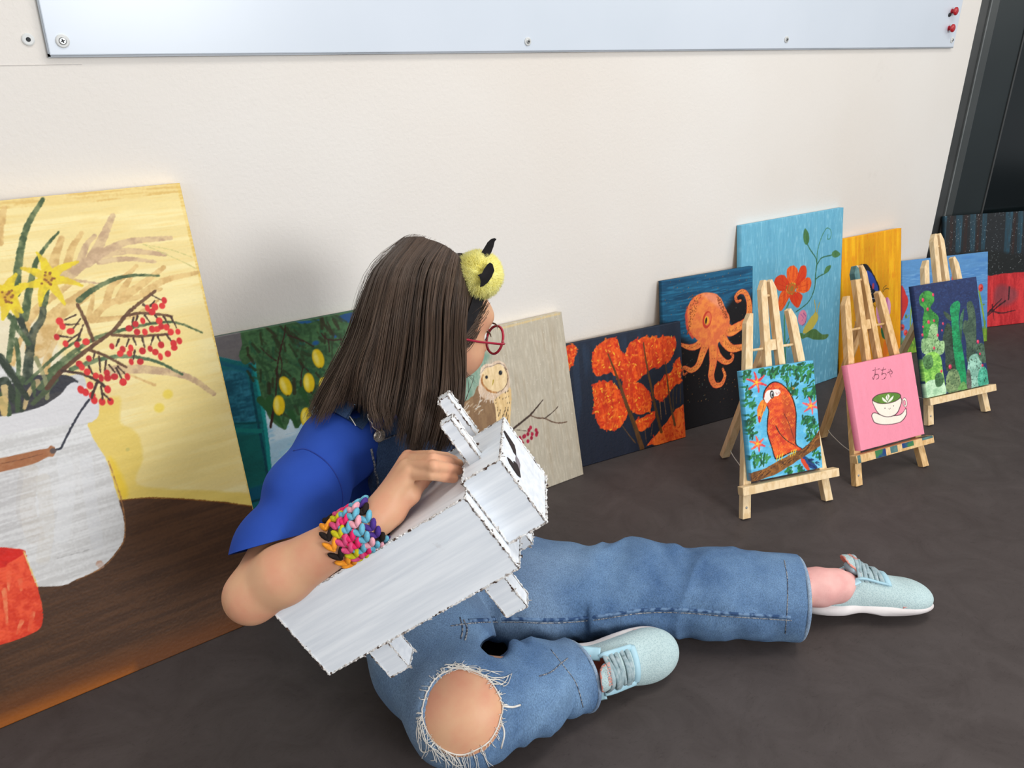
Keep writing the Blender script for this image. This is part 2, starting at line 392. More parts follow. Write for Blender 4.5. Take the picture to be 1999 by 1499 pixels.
    def finish(s, label, group, gain=1.0, rough=.5, edge=None, spec=.3):
        root = tag(empty(s.name, tuple(s.O+s.d*s.W/2-s.n*s.t/2)), label, 'painting', group)
        nx, ny = s.nx, s.ny
        P = s.O+s.X[..., None]*s.d+s.Yg[..., None]*s.up
        # paint relief, a fraction of a millimetre
        lum = s.C.mean(-1)/255.0
        P = P+(s.n3*.00025+np.clip(lum, 0, 1)*.0003)[..., None]*s.n
        V = P.reshape(-1, 3); idx = np.arange(nx*ny).reshape(ny, nx)
        F = np.stack([idx[:-1, :-1], idx[:-1, 1:], idx[1:, 1:], idx[1:, :-1]], -1).reshape(-1, 4)
        # turned-over edges: border loop pushed back
        b = np.concatenate([idx[0, :-1], idx[:-1, -1], idx[-1, ::-1][:-1], idx[::-1, 0][:-1]])
        V2 = V[b]-s.n*s.t; k = len(b); o = len(V); j = np.arange(k); jn = (j+1) % k
        S = np.stack([b[j], o+j, o+jn, b[jn]], -1)
        Cc = s.C.reshape(-1, 3)
        E2 = Cc[b] if edge is None else np.broadcast_to(np.asarray(edge, float), (k, 3))
        cols = lin(np.clip(np.vstack([Cc, E2]), 0, 255))*gain
        me = mesh_np('painted_canvas', np.vstack([V, V2]), np.vstack([F, S]), None, smooth=False)
        ca = me.color_attributes.new('paint', 'FLOAT_COLOR', 'POINT')
        rgba = np.ones((len(V)+k, 4), np.float32); rgba[:, :3] = np.clip(cols, 0, 1); ca.data.foreach_set('color', rgba.ravel())
        m, nt, bs = new_mat('acrylic_on_canvas', rough, spec)
        at_ = nd(nt, 'ShaderNodeAttribute', attribute_name='paint'); tc = nd(nt, 'ShaderNodeTexCoord')
        n = nd(nt, 'ShaderNodeTexNoise', Scale=260, Detail=3); nt.links.new(tc.outputs['Object'], n.inputs['Vector'])
        mr = nd(nt, 'ShaderNodeMapRange'); mr.inputs[3].default_value = .97; mr.inputs[4].default_value = 1.03; nt.links.new(n.outputs['Fac'], mr.inputs[0])
        vm = nd(nt, 'ShaderNodeVectorMath', operation='MULTIPLY'); nt.links.new(at_.outputs['Color'], vm.inputs[0]); nt.links.new(mr.outputs[0], vm.inputs[1]); nt.links.new(vm.outputs[0], bs.inputs['Base Color'])
        bp = nd(nt, 'ShaderNodeBump', Strength=.25, Distance=.0006); nt.links.new(n.outputs['Fac'], bp.inputs['Height']); nt.links.new(bp.outputs[0], bs.inputs['Normal'])
        me.materials.append(m); child('painted_canvas', me, root)
        # wooden stretcher behind
        t0, t1 = .0006, s.t
        for i, (a0, a1, b0, b1) in enumerate(((0, s.W, 0, .035), (0, s.W, s.H-.035, s.H), (0, .035, .035, s.H-.035), (s.W-.035, s.W, .035, s.H-.035))):
            MB().box(s.O-s.n*.0015, s.d, s.up, -s.n, (a0+.002, a1-.002), (b0+.001, b1-.001), (t0, t1-.0008)).build('stretcher_bar', M_PINE2, root)
        return root
def pine(name, c1, c2, seed=0):
    m, nt, b = new_mat(name, .6, .25)
    tc = nd(nt, 'ShaderNodeTexCoord'); mp = nd(nt, 'ShaderNodeMapping'); mp.inputs['Scale'].default_value = (70, 70, 5.0); mp.inputs['Location'].default_value = (seed, seed, 0)
    nt.links.new(tc.outputs['Object'], mp.inputs[0])
    n = nd(nt, 'ShaderNodeTexNoise', Scale=1.6, Detail=3, Distortion=.6); nt.links.new(mp.outputs[0], n.inputs['Vector'])
    r = nd(nt, 'ShaderNodeValToRGB'); r.color_ramp.elements[0].position = .38; r.color_ramp.elements[1].position = .6
    r.color_ramp.elements[0].color = L4(c1); r.color_ramp.elements[1].color = L4(c2)
    nt.links.new(n.outputs['Fac'], r.inputs[0]); nt.links.new(r.outputs[0], b.inputs['Base Color']); return m
M_PINE = pine('pale_pine', (222, 190, 142), (238, 212, 170)); M_PINE2 = pine('pine', (196, 158, 106), (222, 190, 140), 3)
M_PINED = pine('honey_pine', (204, 162, 106), (226, 190, 138), 7)
def zz(ox, oy, k): return lambda *P: [(ox+x*k, oy+y*k) for x, y in P]
LEAN = 'paintings leaning along the wall'; EAS = 'small canvases on easels'
# ---- large yellow still life
A = Canvas('leaning_painting', (0.320, 1.245, 0.0015), math.radians(3.4), .184, .60, .79, .02, .00125, (236, 214, 146), streak=(90, 7), amp=.03, seed=3)
z1 = zz(0, 340, .28); z2 = zz(0, 740, .28); z3 = zz(0, 1040, .28)
A.wash((240, 224, 164), .45, .8); A.wash((226, 196, 120), .6, .45, 'n2', 3)
A.line([(-40, 400), (180, 384), (345, 366)], 16, (222, 186, 106), dry=.8); A.line([(350, 362), (440, 740), (505, 1030)], 9, (226, 190, 100), dry=.7)
A.poly([(345, 620), (430, 800), (470, 930), (300, 960), (240, 900)], (238, 214, 136), a=.6, soft=30)
A.poly(z2((590, 210), (830, 120), (840, 300), (960, 380), (995, 560), (960, 740), (1300, 770), (1745, 800), (1755, 890), (1200, 850), (840, 850), (760, 600), (650, 430), (600, 300)), (231, 200, 92), a=.75, soft=4)
A.poly(z2((760, 560), (800, 580), (895, 780), (840, 830)), (240, 202, 50), a=.8, soft=6)
for q in (z2((1170, 105)), z2((1110, 200))): A.dot(q[0], 8, (232, 204, 70), a=.8, soft=3)
A.dot(z2((890, 490))[0], 3, (190, 180, 100), a=.6)
# white jug body, grey-white ground behind the stems
A.poly(z1((-300, 1000), (60, 950), (200, 1000), (330, 1060), (430, 1250), (430, 1420), (-300, 1420)), (228, 218, 196), soft=8, a=.75)
# straw-coloured grasses
A.iso = True
OC = (206, 168, 102); OC2 = (190, 158, 122)
for P, w, c in [(((640, 590), (700, 480), (785, 290)), 17, OC2), (((610, 620), (730, 540), (900, 470), (1190, 445)), 14, OC2), (((700, 560), (900, 535), (1150, 560)), 13, OC2), (((690, 610), (880, 590), (1080, 610)), 10, OC2),
                (((450, 720), (560, 640), (690, 560)), 20, OC2), (((560, 610), (600, 500), (660, 430)), 12, OC2), (((470, 640), (500, 520), (570, 410)), 13, OC), (((360, 680), (390, 560), (430, 445)), 16, OC),
                (((180, 1040), (270, 930), (400, 830), (520, 740)), 14, OC), (((250, 1220), (380, 1000), (560, 860), (640, 800)), 30, OC), (((640, 1010), (760, 900), (950, 860), (1120, 800)), 12, OC),
                (((620, 990), (640, 900), (650, 850)), 10, OC), (((740, 910), (780, 780), (900, 690), (950, 640)), 12, OC), (((830, 880), (860, 800), (910, 720)), 14, OC), (((870, 850), (1000, 760), (1140, 650)), 14, OC),
                (((1000, 830), (1150, 740), (1375, 685)), 13, OC), (((640, 1020), (850, 1000), (950, 980), (1100, 880)), 9, OC), (((420, 740), (600, 750), (700, 765)), 6, OC2), (((0, 330), (12, 290), (30, 235)), 14, OC), (((0, 480), (10, 380), (15, 330)), 9, OC),
                (((760, 1370), (1000, 1360), (1300, 1410), (1490, 1530)), 16, OC2), (((300, 1480), (340, 1250), (420, 1100)), 14, OC), (((40, 1460), (120, 1200), (200, 1080)), 12, OC), (((1080, 1470), (850, 1380)), 5, OC)]:
    A.line(z1(*P), w, c, w*.5, dry=.35, col2=tuple(min(255, v+14) for v in c))
A.line(z1((1000, 490), (1250, 600), (1370, 660)), 1.2, (200, 190, 120)); A.line(z1((1000, 490), (1200, 530), (1340, 580)), 1.2, (200, 190, 120))
# jug and table
A.iso = False
A.poly([(-330, 1040), (-10, 1030), (150, 985), (230, 977), (280, 971), (336, 972), (420, 978), (492, 987), (560, 1200), (300, 1330), (0, 1470), (-400, 1650)], (72, 48, 32), cat=0, amp=.06, col2=(84, 56, 36))
A.poly([(-300, 1480), (0, 1366), (250, 1272), (540, 1168), (560, 1200), (0, 1470), (-300, 1600)], (112, 62, 26), a=.7, soft=30, cat=0)
A.poly([(-300, 1540), (0, 1400), (150, 1340), (260, 1300), (270, 1325), (0, 1470), (-300, 1600)], (158, 88, 26), a=.8, soft=16, cat=0)
A.line([(232, 978), (280, 972), (336, 973), (420, 979), (492, 988)], 2.2, (128, 74, 26), dry=.4)
A.poly([(-300, 690), (0, 704), (60, 760), (155, 730), (170, 770), (168, 800), (170, 825), (184, 860), (205, 893), (218, 930), (232, 977), (243, 1020), (242, 1048), (234, 1067), (202, 1104), (150, 1130), (80, 1146), (-330, 1150)], (206, 204, 201), amp=.035, col2=(222, 221, 219), wob=.001)
A.line([(212, 900), (238, 980), (244, 1040), (235, 1068), (202, 1106), (150, 1132)], 1.8, (172, 118, 70), dry=.5)
for P, w, c in [(((450, 580), (470, 800), (430, 1100)), 22, (224, 224, 224)), (((200, 640), (180, 900), (250, 1100)), 26, (200, 192, 182)), (((600, 560), (640, 900), (680, 1150)), 18, (218, 218, 219)), (((60, 700), (30, 900), (60, 1100)), 40, (190, 187, 186)), (((300, 700), (330, 1000), (300, 1250)), 20, (214, 208, 198))]:
    A.line(z2(*P), w, c, dry=.6, a=.6)
A.line(z2((690, 1285), (705, 1300)), 10, (196, 160, 140), dry=.5); A.line(z2((400, 1250), (620, 1190)), 1.2, (180, 178, 176)); A.line(z2((330, 230), (440, 270)), .8, (150, 150, 160))
A.poly(z1((-200, 1440), (60, 1470), (200, 1410), (460, 1405), (545, 1470), (430, 1560), (240, 1640), (60, 1680), (-200, 1690)), (42, 42, 50), col2=(56, 54, 56))
A.poly(z2((-100, 290), (150, 232), (300, 185), (420, 105), (520, 25), (640, 110), (690, 180), (640, 300), (300, 330), (-100, 400)), (216, 214, 214), a=1.0, amp=.03)
# stems and leaves
A.iso = True
GR = (62, 84, 46); GD = (38, 50, 34)
for P, w, w2, c in [(((110, 830), (120, 700), (150, 500), (200, 340), (300, 175)), 12, 6, GR), (((170, 1000), (210, 780), (250, 620), (330, 490), (410, 405)), 12, 3, GR), (((60, 1300), (80, 1150), (100, 1000)), 8, 8, GR),
                    (((300, 920), (290, 1010), (230, 1110), (200, 1300), (190, 1420)), 9, 14, GD), (((120, 960), (160, 1060), (200, 1170)), 9, 9, GD), (((60, 980), (120, 1070), (200, 1180)), 7, 7, GR), (((330, 760), (310, 900)), 9, 9, GR),
                    (((0, 1270), (60, 1360), (130, 1460)), 10, 12, GD), (((180, 1460), (420, 1240), (560, 1150)), 5, 4, GR), (((550, 880), (640, 810), (800, 730), (950, 705), (1110, 708)), 9, 3, GR), (((350, 1370), (600, 1180), (800, 1100), (1100, 1035), (1250, 1040), (1410, 1105)), 8, 3, GR),
                    (((500, 1360), (700, 1290), (900, 1270), (1100, 1310), (1270, 1395)), 8, 4, (66, 92, 58)), (((280, 1480), (420, 1350), (560, 1250)), 12, 8, (80, 100, 60)), (((120, 1500), (130, 1300), (110, 1150)), 6, 6, GR), (((250, 1280), (320, 1450), (330, 1560)), 6, 6, (140, 140, 96))]:
    A.line(z1(*P), w, c, w2, dry=.25, col2=tuple(v+16 for v in c))
for P, w, c in [(((30, 20), (90, 120), (150, 210)), 16, GD), (((0, 120), (40, 180), (60, 240)), 14, GR), (((150, 0), (130, 100), (120, 220)), 10, (60, 80, 46)), (((260, 20), (200, 100), (170, 200)), 9, (196, 170, 120)), (((380, 0), (320, 80), (230, 170)), 11, (70, 84, 52)), (((30, 60), (40, 150)), 10, (204, 178, 124)), (((20, 150), (30, 240)), 14, (206, 176, 110)), (((230, 20), (240, 120)), 7, GR)]:
    A.line(z2(*P), w, c, w*.6, dry=.2)
A.line(z1((0, 1290), (70, 1380), (190, 1560)), 9, GD, 8)
# daffodils
YE = (232, 208, 34); YE2 = (214, 180, 20)
for P in [((340, 730), (300, 610), (260, 550)), ((345, 730), (420, 660), (545, 610)), ((350, 740), (450, 740), (570, 775)), ((345, 750), (410, 840), (450, 905)), ((330, 750), (290, 830), (280, 915)), ((320, 740), (230, 770), (140, 770)), ((320, 720), (240, 680), (150, 655)), ((350, 720), (330, 650), (310, 590))]:
    A.line(z1(*P), 17, YE, 4, dry=.2, col2=YE2)
for P in [((50, 850), (40, 930), (20, 1010)), ((60, 850), (110, 910), (150, 960)), ((60, 840), (130, 800), (190, 770)), ((50, 830), (70, 760), (110, 700)), ((40, 840), (0, 800), (-60, 780)), ((30, 860), (-20, 900), (-60, 930)), ((70, 860), (110, 960), (120, 990))]:
    A.line(z1(*P), 20, YE, 5, dry=.2, col2=YE2)
for cx, cy in ((335, 730), (48, 850)):
    A.dot(z1((cx, cy))[0], 7, (206, 160, 40), a=.8, soft=2)
    for i in range(16): A.dot(z1((cx+A.rng.uniform(-45, 45), cy+A.rng.uniform(-48, 48)))[0], 1.7, (140, 84, 26))
# berry twigs
BR = (88, 52, 28); BD = (62, 36, 24)
for P, w, w2, c in [(((330, 1490), (430, 1370), (640, 1200), (790, 1090), (900, 960), (1080, 815)), 7, 5, BR), (((540, 910), (590, 1010), (650, 1160)), 5, 5, BR), (((430, 1370), (560, 1390), (680, 1440), (750, 1500)), 4, 5, BD), (((620, 1225), (720, 1260), (880, 1345)), 5, 4, BR), (((780, 1120), (950, 1130), (1180, 1115)), 5, 4, BR), (((870, 990), (960, 970), (1090, 975), (1195, 990)), 5, 4, BR),
                    (((450, 1015), (530, 980)), 3, 2, BD), (((440, 1050), (550, 1045)), 3, 2, BD), (((500, 1090), (560, 1010)), 3, 2, BD), (((400, 1125), (500, 1140)), 3, 2, BD), (((470, 1170), (550, 1110)), 3, 2, BD), (((540, 1160), (580, 1050)), 3, 2, BD), (((1060, 845), (1130, 880)), 2, 2, BD), (((1050, 920), (1080, 880)), 4, 2, BD), (((1000, 910), (1030, 930)), 5, 3, BD)]:
    A.line(z1(*P), w, c, w2, dry=.15)
tw = [((660, 1250), (650, 1290)), ((690, 1270), (700, 1380)), ((740, 1300), (730, 1370)), ((620, 1340), (650, 1400)), ((760, 1330), (800, 1380)), ((820, 1340), (880, 1400)), ((810, 1350), (850, 1430)), ((830, 1150), (810, 1200)), ((900, 1150), (880, 1200)), ((930, 1145), (950, 1190)), ((990, 1140), (1010, 1210)), ((1070, 1130), (1050, 1190)), ((1100, 1130), (1120, 1180)), ((1160, 1120), (1200, 1170)), ((960, 990), (940, 1050)), ((1010, 985), (1050, 1040)), ((1080, 985), (1110, 1020)), ((1140, 990), (1180, 1060)), ((1190, 990), (1230, 1070)), ((930, 1000), (920, 1060)), ((940, 1230), (930, 1290))]
for a, b in tw: A.line(z1(a, b), 3.4, BD, 2)
bz = [(1145, 880), (1130, 918), (1080, 925), (1028, 935), (1060, 960), (415, 1025), (435, 1060), (492, 1095), (395, 1135), (457, 1182), (537, 1187), (600, 1168), (995, 1022), (1110, 1022), (945, 1045), (900, 1075), (955, 1100), (1010, 1100), (1060, 1080), (1095, 1080), (1125, 1062), (1160, 1067), (1190, 1100), (1240, 1098), (780, 1200), (855, 1220), (838, 1250), (912, 1212), (903, 1250), (993, 1232), (1047, 1217), (1083, 1240), (1123, 1190), (1118, 1272), (1170, 1252), (1215, 1210), (1210, 1180), (1250, 1162), (915, 1308), (978, 1307), (620, 1285), (552, 1322), (570, 1345), (608, 1378), (668, 1405), (705, 1420), (745, 1385), (750, 1420), (798, 1412), (888, 1412), (858, 1450), (630, 1470), (560, 1498), (752, 1495)]
for q in bz: A.dot(z1(q)[0], 4.4+A.rng.uniform(-.8, 1.2), A.rng.choice([(206, 32, 34), (218, 44, 40), (192, 24, 30)]), ry=5.6+A.rng.uniform(-.6, .6)); 
for q in [(565, 75), (597, 92), (628, 45), (643, 115), (657, 148), (712, 158), (770, 155), (750, 73), (858, 20)]: A.dot(z2(q)[0], 4.8, (214, 34, 36), ry=6.2)
A.line(z2((680, 20), (650, 90), (640, 130)), 4, BD); A.line(z2((705, 50), (715, 140)), 3, BD); A.line(z2((720, 100), (765, 145)), 3, BD)
# jug handle: wire and wooden grip, red pot
A.line(z2((385, 492), (425, 478), (470, 390), (540, 260), (622, 140)), 3.2, (44, 46, 58))
A.poly(z2((-300, 610), (0, 552), (150, 520), (260, 492), (330, 480), (352, 460), (382, 475), (385, 515), (368, 542), (330, 545), (230, 592), (0, 650), (-300, 720)), (182, 124, 82), col2=(158, 100, 62), amp=.12)
A.line(z2((0, 590), (150, 560), (300, 520)), 1.2, (120, 72, 44)); A.dot(z2((370, 500))[0], 4.5, (92, 78, 74))
A.poly(z3((-400, 80), (0, 106), (160, 120), (200, 230), (260, 380), (298, 530), (292, 640), (220, 700), (0, 778), (-400, 850)), (220, 58, 32), col2=(232, 84, 50), amp=.08)
A.poly(z3((-400, 80), (0, 106), (160, 118), (165, 150), (60, 215), (0, 245), (-400, 300)), (198, 26, 16), col2=(214, 34, 22))
for P in [((60, 280), (60, 400)), ((140, 330), (150, 400)), ((230, 560), (200, 680)), ((150, 620), (120, 700)), ((30, 400), (50, 640))]: A.line(z3(*P), 7, (240, 130, 86), 3, dry=.8)
A.line(z3((165, 130), (200, 220), (262, 370)), 1.6, (230, 200, 120))
A.finish('large yellow canvas of a white jug with flowers and red berries, leaning at the left', LEAN, gain=1.0, edge=(228, 200, 128))

# ---- lemon tree with teal shutter
A = Canvas('leaning_painting', (0.800, 1.336, 0.0015), 0.0, .094, .60, .50, .018, .0015, (168, 202, 220), streak=(30, 12), amp=.06, seed=11)
z = zz(400, 600, .18009)
A.wash((206, 222, 228), .55, .8, 'n1'); A.wash((136, 184, 210), .62, .6, 'n2')
A.poly(z((-700, 0), (100, 270), (560, 250), (560, 620), (160, 540), (-700, 400)), (116, 112, 112), cat=0, col2=(104, 100, 102))
A.poly(z((-700, 500), (160, 540), (330, 575), (520, 600), (545, 680), (600, 1000), (690, 1400), (760, 2200), (500, 2300), (-700, 2300)), (18, 112, 116), cat=0, amp=.1, col2=(12, 92, 96))
A.poly(z((190, 680), (300, 660), (440, 700), (480, 800), (540, 1100), (560, 1230), (330, 1260), (-300, 1200), (-300, 700)), (22, 84, 104), cat=0, amp=.12, col2=(44, 116, 136), soft=6)
A.poly(z((330, 1380), (600, 1370), (680, 1900), (400, 1960), (100, 1900), (100, 1400)), (16, 92, 88), cat=0, amp=.12, soft=4)
A.poly(z((420, 1980), (700, 1900), (730, 2060), (460, 2140)), (10, 84, 110), cat=0, soft=3)
for P, w, c in [(((480, 650), (530, 1000), (600, 1380), (660, 1700), (700, 2100)), 5, (8, 62, 76)), (((530, 600), (590, 900), (650, 1250), (720, 1900)), 7, (24, 142, 138)), (((320, 1260), (600, 1250)), 4, (8, 70, 74)), (((350, 1330), (600, 1340)), 8, (20, 120, 112)), (((440, 2130), (720, 2040)), 4, (6, 60, 64)), (((160, 600), (320, 640), (480, 680)), 8, (16, 90, 112))]:
    A.line(z(*P), w, c, dry=.2)
A.poly(z((430, 225), (900, 130), (1640, -10), (2300, -80), (2500, 700), (2200, 900), (1600, 1000), (1240, 950), (1190, 1040), (1000, 1310), (930, 1200), (900, 1250), (860, 1320), (700, 1200), (620, 1000), (560, 700), (540, 560), (430, 620), (370, 520), (400, 400)), (54, 88, 54), amp=.14, col2=(66, 104, 64))
A.poly(z((1000, 160), (1250, 130), (1100, 180)), (32, 86, 136)); A.poly(z((1440, 100), (1620, 50), (1650, 150), (1540, 160)), (32, 76, 124))
for q in (((1040, 400)), ((1200, 385)), ((1400, 310)), ((1560, 330))): A.dot(z(q)[0], 7, (36, 88, 140), ry=4.5, soft=2)
A.dabs(z((450, 280), (900, 200), (1500, 120), (1500, 900), (1200, 1000), (900, 1200), (620, 1000), (560, 600), (420, 560)), 230, 22, 5, [(44, 74, 44), (72, 112, 68), (50, 62, 36), (60, 98, 62), (38, 84, 56)], ang=-1.2, spread=.7, a=.7)
A.dabs(z((450, 280), (900, 200), (1500, 120), (1500, 700), (900, 900), (600, 900), (420, 560)), 34, 22, 6, [(52, 48, 28), (46, 54, 30)], ang=-1.3, spread=.5, a=.8)
for P in [((600, 1000), (850, 1300)), ((930, 1150), (1010, 1300)), ((1050, 900), (1140, 1080)), ((700, 1000), (840, 1290))]: A.line(z(*P), 14, (44, 86, 44), 3)
for P, w in [(((870, 200), (860, 300), (810, 500), (780, 700), (770, 930), (735, 1130)), 2.6), (((740, 1130), (712, 1295)), 5), (((600, 430), (690, 520), (790, 590)), 2), (((810, 510), (835, 620), (820, 740)), 2), (((900, 300), (1060, 360), (1180, 425)), 2.6), (((1260, 280), (1340, 350), (1480, 350)), 3), (((1340, 360), (1350, 480)), 2.4), (((1040, 850), (1050, 700), (1075, 650), (1120, 690)), 2), (((1040, 600), (1075, 650)), 2)]:
    A.line(z(*P), w, (58, 34, 26))
for x, y, an in ((1228, 555, .15), (875, 852, .2), (1127, 818, -.05), (803, 1062, -.1), (1098, 1192, -.1), (1300, 860, .1)):
    c = A.uv(z((x, y)))[0]
    A.dot(c, 11.5, (196, 156, 16), ry=19.5, px=False, ang=an); A.dot(c, 10.5, (232, 198, 24), ry=18.6, px=False, ang=an, soft=2); A.dot((c[0]-.004, c[1]+.002), 4.5, (246, 230, 130), ry=14, px=False, ang=an, soft=3, a=.8)
    A.dot((c[0]+.001, c[1]-.0195), 1.6, (60, 50, 20), px=False)
A.finish('canvas of yellow lemons on a leafy branch beside a teal shutter, behind the seated person', LEAN, edge=(60, 96, 84))

# ---- owl
A = Canvas('leaning_painting', (1.124, 1.324, 0.0015), math.radians(1.0), .106, .31, .407, .02, .00145, (188, 178, 158), streak=(5, 60), amp=.07, seed=21)
z = zz(860, 600, .25357)
A.wash((164, 150, 128), .55, .5, 'n1', 3); A.wash((204, 196, 178), .6, .5, 'n2', 3)
A.poly(z((330, 340), (360, 420), (300, 600), (200, 760), (60, 900), (-300, 900), (-300, 300)), (118, 156, 136), soft=10, col2=(140, 166, 146), a=.9)
A.line(z((450, 165), (700, 100), (915, 48)), 5, (214, 190, 140), dry=.4)
A.spatter(110, [(226, 220, 204), (234, 228, 214)], (.3, .9)); 
A.poly(z((300, 600), (250, 680), (150, 760), (60, 900), (260, 1000), (420, 900), (430, 720)), (150, 118, 84), col2=(128, 98, 70)); A.dabs(z((260, 700), (150, 800), (200, 870), (340, 770)), 30, 8, 2.4, [(206, 196, 180), (188, 160, 128)], ang=.5)
A.poly(z((400, 660), (420, 760), (440, 900), (520, 1000), (540, 800), (542, 640), (500, 600)), (226, 190, 132), col2=(234, 204, 152))
A.poly(z((310, 470), (340, 440), (390, 430), (430, 410), (480, 420), (512, 470), (530, 540), (530, 620), (470, 670), (400, 715), (330, 700), (290, 640), (300, 560)), (214, 186, 158), col2=(226, 204, 180))
A.poly(z((320, 510), (350, 470), (400, 455), (440, 435), (490, 460), (515, 520), (510, 590), (470, 640), (420, 660), (370, 650), (330, 610), (312, 560)), (228, 198, 148), col2=(236, 210, 164))
A.line(z((325, 520), (318, 570), (345, 620), (390, 650), (430, 655)), 4.5, (168, 106, 50), dry=.4); A.line(z((430, 655), (480, 632), (512, 580), (516, 520), (490, 462)), 1.6, (112, 84, 66), dry=.3)
A.line(z((315, 500), (345, 462), (400, 450), (440, 432), (480, 440), (508, 480)), 1.6, (110, 90, 76), dry=.5)
A.dot(z((354, 537))[0], 3.6, (28, 28, 34), ry=4); A.dot(z((461, 503))[0], 5, (26, 26, 32), ry=5.4); A.dot(z((466, 495))[0], 1.1, (120, 130, 140)); A.line(z((406, 562), (397, 597)), 3.4, (172, 148, 40), 1.5)
A.dabs(z((320, 660), (420, 670), (400, 740), (300, 700)), 40, 6, 1.3, [(196, 160, 130), (224, 206, 190)], ang=1.2)
for q in [(445, 650), (470, 640), (500, 650), (520, 640), (430, 690), (455, 690), (480, 700), (505, 690), (525, 680), (428, 730), (425, 710), (515, 730), (530, 730)]: A.line(z(q, (q[0]-2, q[1]+9)), 1.5, (70, 52, 36))
for q in [(440, 770), (460, 790), (500, 770), (520, 770), (490, 800), (508, 810), (450, 810), (520, 830), (480, 830), (515, 860)]: A.line(z(q, (q[0]-3, q[1]+28)), 1.5, (70, 52, 36))
A.wk = 1.15; BK = (62, 46, 38)
A.line(z((400, 1050), (545, 945), (690, 830)), 4.8, BK, 4.4); A.line(z((690, 830), (740, 770), (788, 712)), 4.8, BK, 1.6); A.line(z((690, 830), (740, 850), (800, 855), (860, 880), (920, 890), (972, 880)), 2.2, (92, 62, 46), 2.4); A.line(z((800, 855), (860, 810), (905, 762)), 2.2, BK, 1.6); A.line(z((580, 942), (650, 950)), .9, BK); A.line(z((650, 950), (700, 960)), .8, BK)
for q in [(610, 1005), (640, 995), (630, 1045), (672, 1030), (648, 990), (693, 925), (680, 945), (672, 975), (705, 975), (700, 1005), (735, 945), (738, 980), (742, 965), (620, 1025)]: A.dot(z(q)[0], 3.7, A.rng.choice([(170, 32, 62), (150, 24, 52)]), ry=4.2)
A.finish('beige canvas with an owl and a berry twig, just right of the seated person', LEAN, edge=(196, 182, 150))

# ---- orange trees
A = Canvas('leaning_painting', (1.480, 1.326, 0.0015), math.radians(-4.8), .064, .40, .317, .015, .0015, (26, 34, 50), streak=(7, 60), amp=.1, seed=31)
z = zz(1080, 520, .26684)
A.wash((40, 62, 88), .5, .6, 'n1', 3, (.35, 1)); A.grad((20, 24, 38), (34, 48, 66), a=.5)
FO = [(214, 62, 20), (228, 84, 22), (196, 44, 18), (236, 110, 30), (204, 50, 18)]; FH = [(244, 168, 40), (250, 206, 60), (246, 140, 60)]
def foliage(P, n, h):
    A.poly(P, (206, 58, 20), amp=.15, col2=(222, 86, 26), wob=.004)
    A.dabs(P, n, 9, 5, FO, ang=1.2, spread=1.5, a=.8); A.dabs(P, h, 5, 2.4, FH, ang=1.0, spread=1.5, a=.85)
foliage(z((90, 590), (165, 575), (160, 640), (130, 740), (100, 750), (90, 690)), 40, 12)
foliage(z((280, 660), (300, 600), (380, 540), (460, 520), (490, 600), (520, 640), (560, 570), (640, 520), (740, 515), (880, 515), (900, 560), (890, 610), (840, 700), (760, 740), (700, 760), (640, 820), (560, 860), (500, 840), (430, 780), (330, 800), (290, 760)), 260, 70)
foliage(z((540, 820), (640, 860), (700, 920), (720, 1000), (700, 1060), (640, 1080), (590, 1070), (540, 1000), (500, 900)), 90, 16)
foliage(z((290, 870), (350, 840), (440, 850), (490, 920), (520, 1010), (540, 1070), (500, 1160), (420, 1200), (330, 1160), (295, 1050), (300, 960)), 150, 45)
foliage(z((740, 880), (800, 820), (860, 760), (925, 655), (938, 780), (930, 850), (880, 880), (820, 960), (780, 990), (750, 960)), 80, 22)
foliage(z((600, 1130), (680, 1090), (740, 1060), (740, 1110), (690, 1180), (620, 1200)), 40, 8)
A.poly(z((680, 1310), (760, 1220), (850, 1110), (900, 1040), (950, 1010), (975, 1250), (800, 1300)), (222, 78, 26), cat=0, col2=(236, 112, 40), wob=.003); A.dabs(z((700, 1290), (850, 1120), (950, 1020), (965, 1240)), 60, 6, 3, FO, spread=1.5)
A.poly(z((640, 820), (690, 790), (760, 750), (800, 760), (790, 800), (740, 860), (690, 880), (650, 860)), (26, 34, 48))
for P, w, w2, c in [(((400, 640), (440, 740), (490, 870), (540, 1020), (590, 1150), (650, 1330)), 4, 15, (98, 66, 34)), (((660, 560), (680, 700), (710, 850), (740, 1000), (790, 1210)), 4, 9, (98, 66, 34)), (((820, 700), (840, 880), (860, 1020), (890, 1160)), 3, 7, (92, 66, 38)), (((880, 880), (875, 960), (880, 1050)), 3, 4, (84, 66, 44)), (((905, 880), (900, 1000)), 2, 3, (84, 66, 44)), (((930, 860), (930, 1000)), 2, 3, (84, 66, 44)), (((500, 1160), (560, 1240), (600, 1290)), 2, 3, (110, 80, 50)), (((780, 990), (790, 1120)), 2, 2, (150, 110, 70)), (((810, 960), (825, 1080)), 2, 2, (150, 110, 70)), (((670, 1190), (680, 1280)), 1.5, 1.5, (130, 90, 60)), (((730, 1130), (715, 1240)), 1.5, 1.5, (130, 90, 60))]:
    A.line(z(*P), w, c, w2, dry=.1, col2=tuple(v-16 for v in c))
A.finish('dark blue canvas of bright orange autumn trees, between the owl and octopus canvases', LEAN, edge=(24, 30, 42))

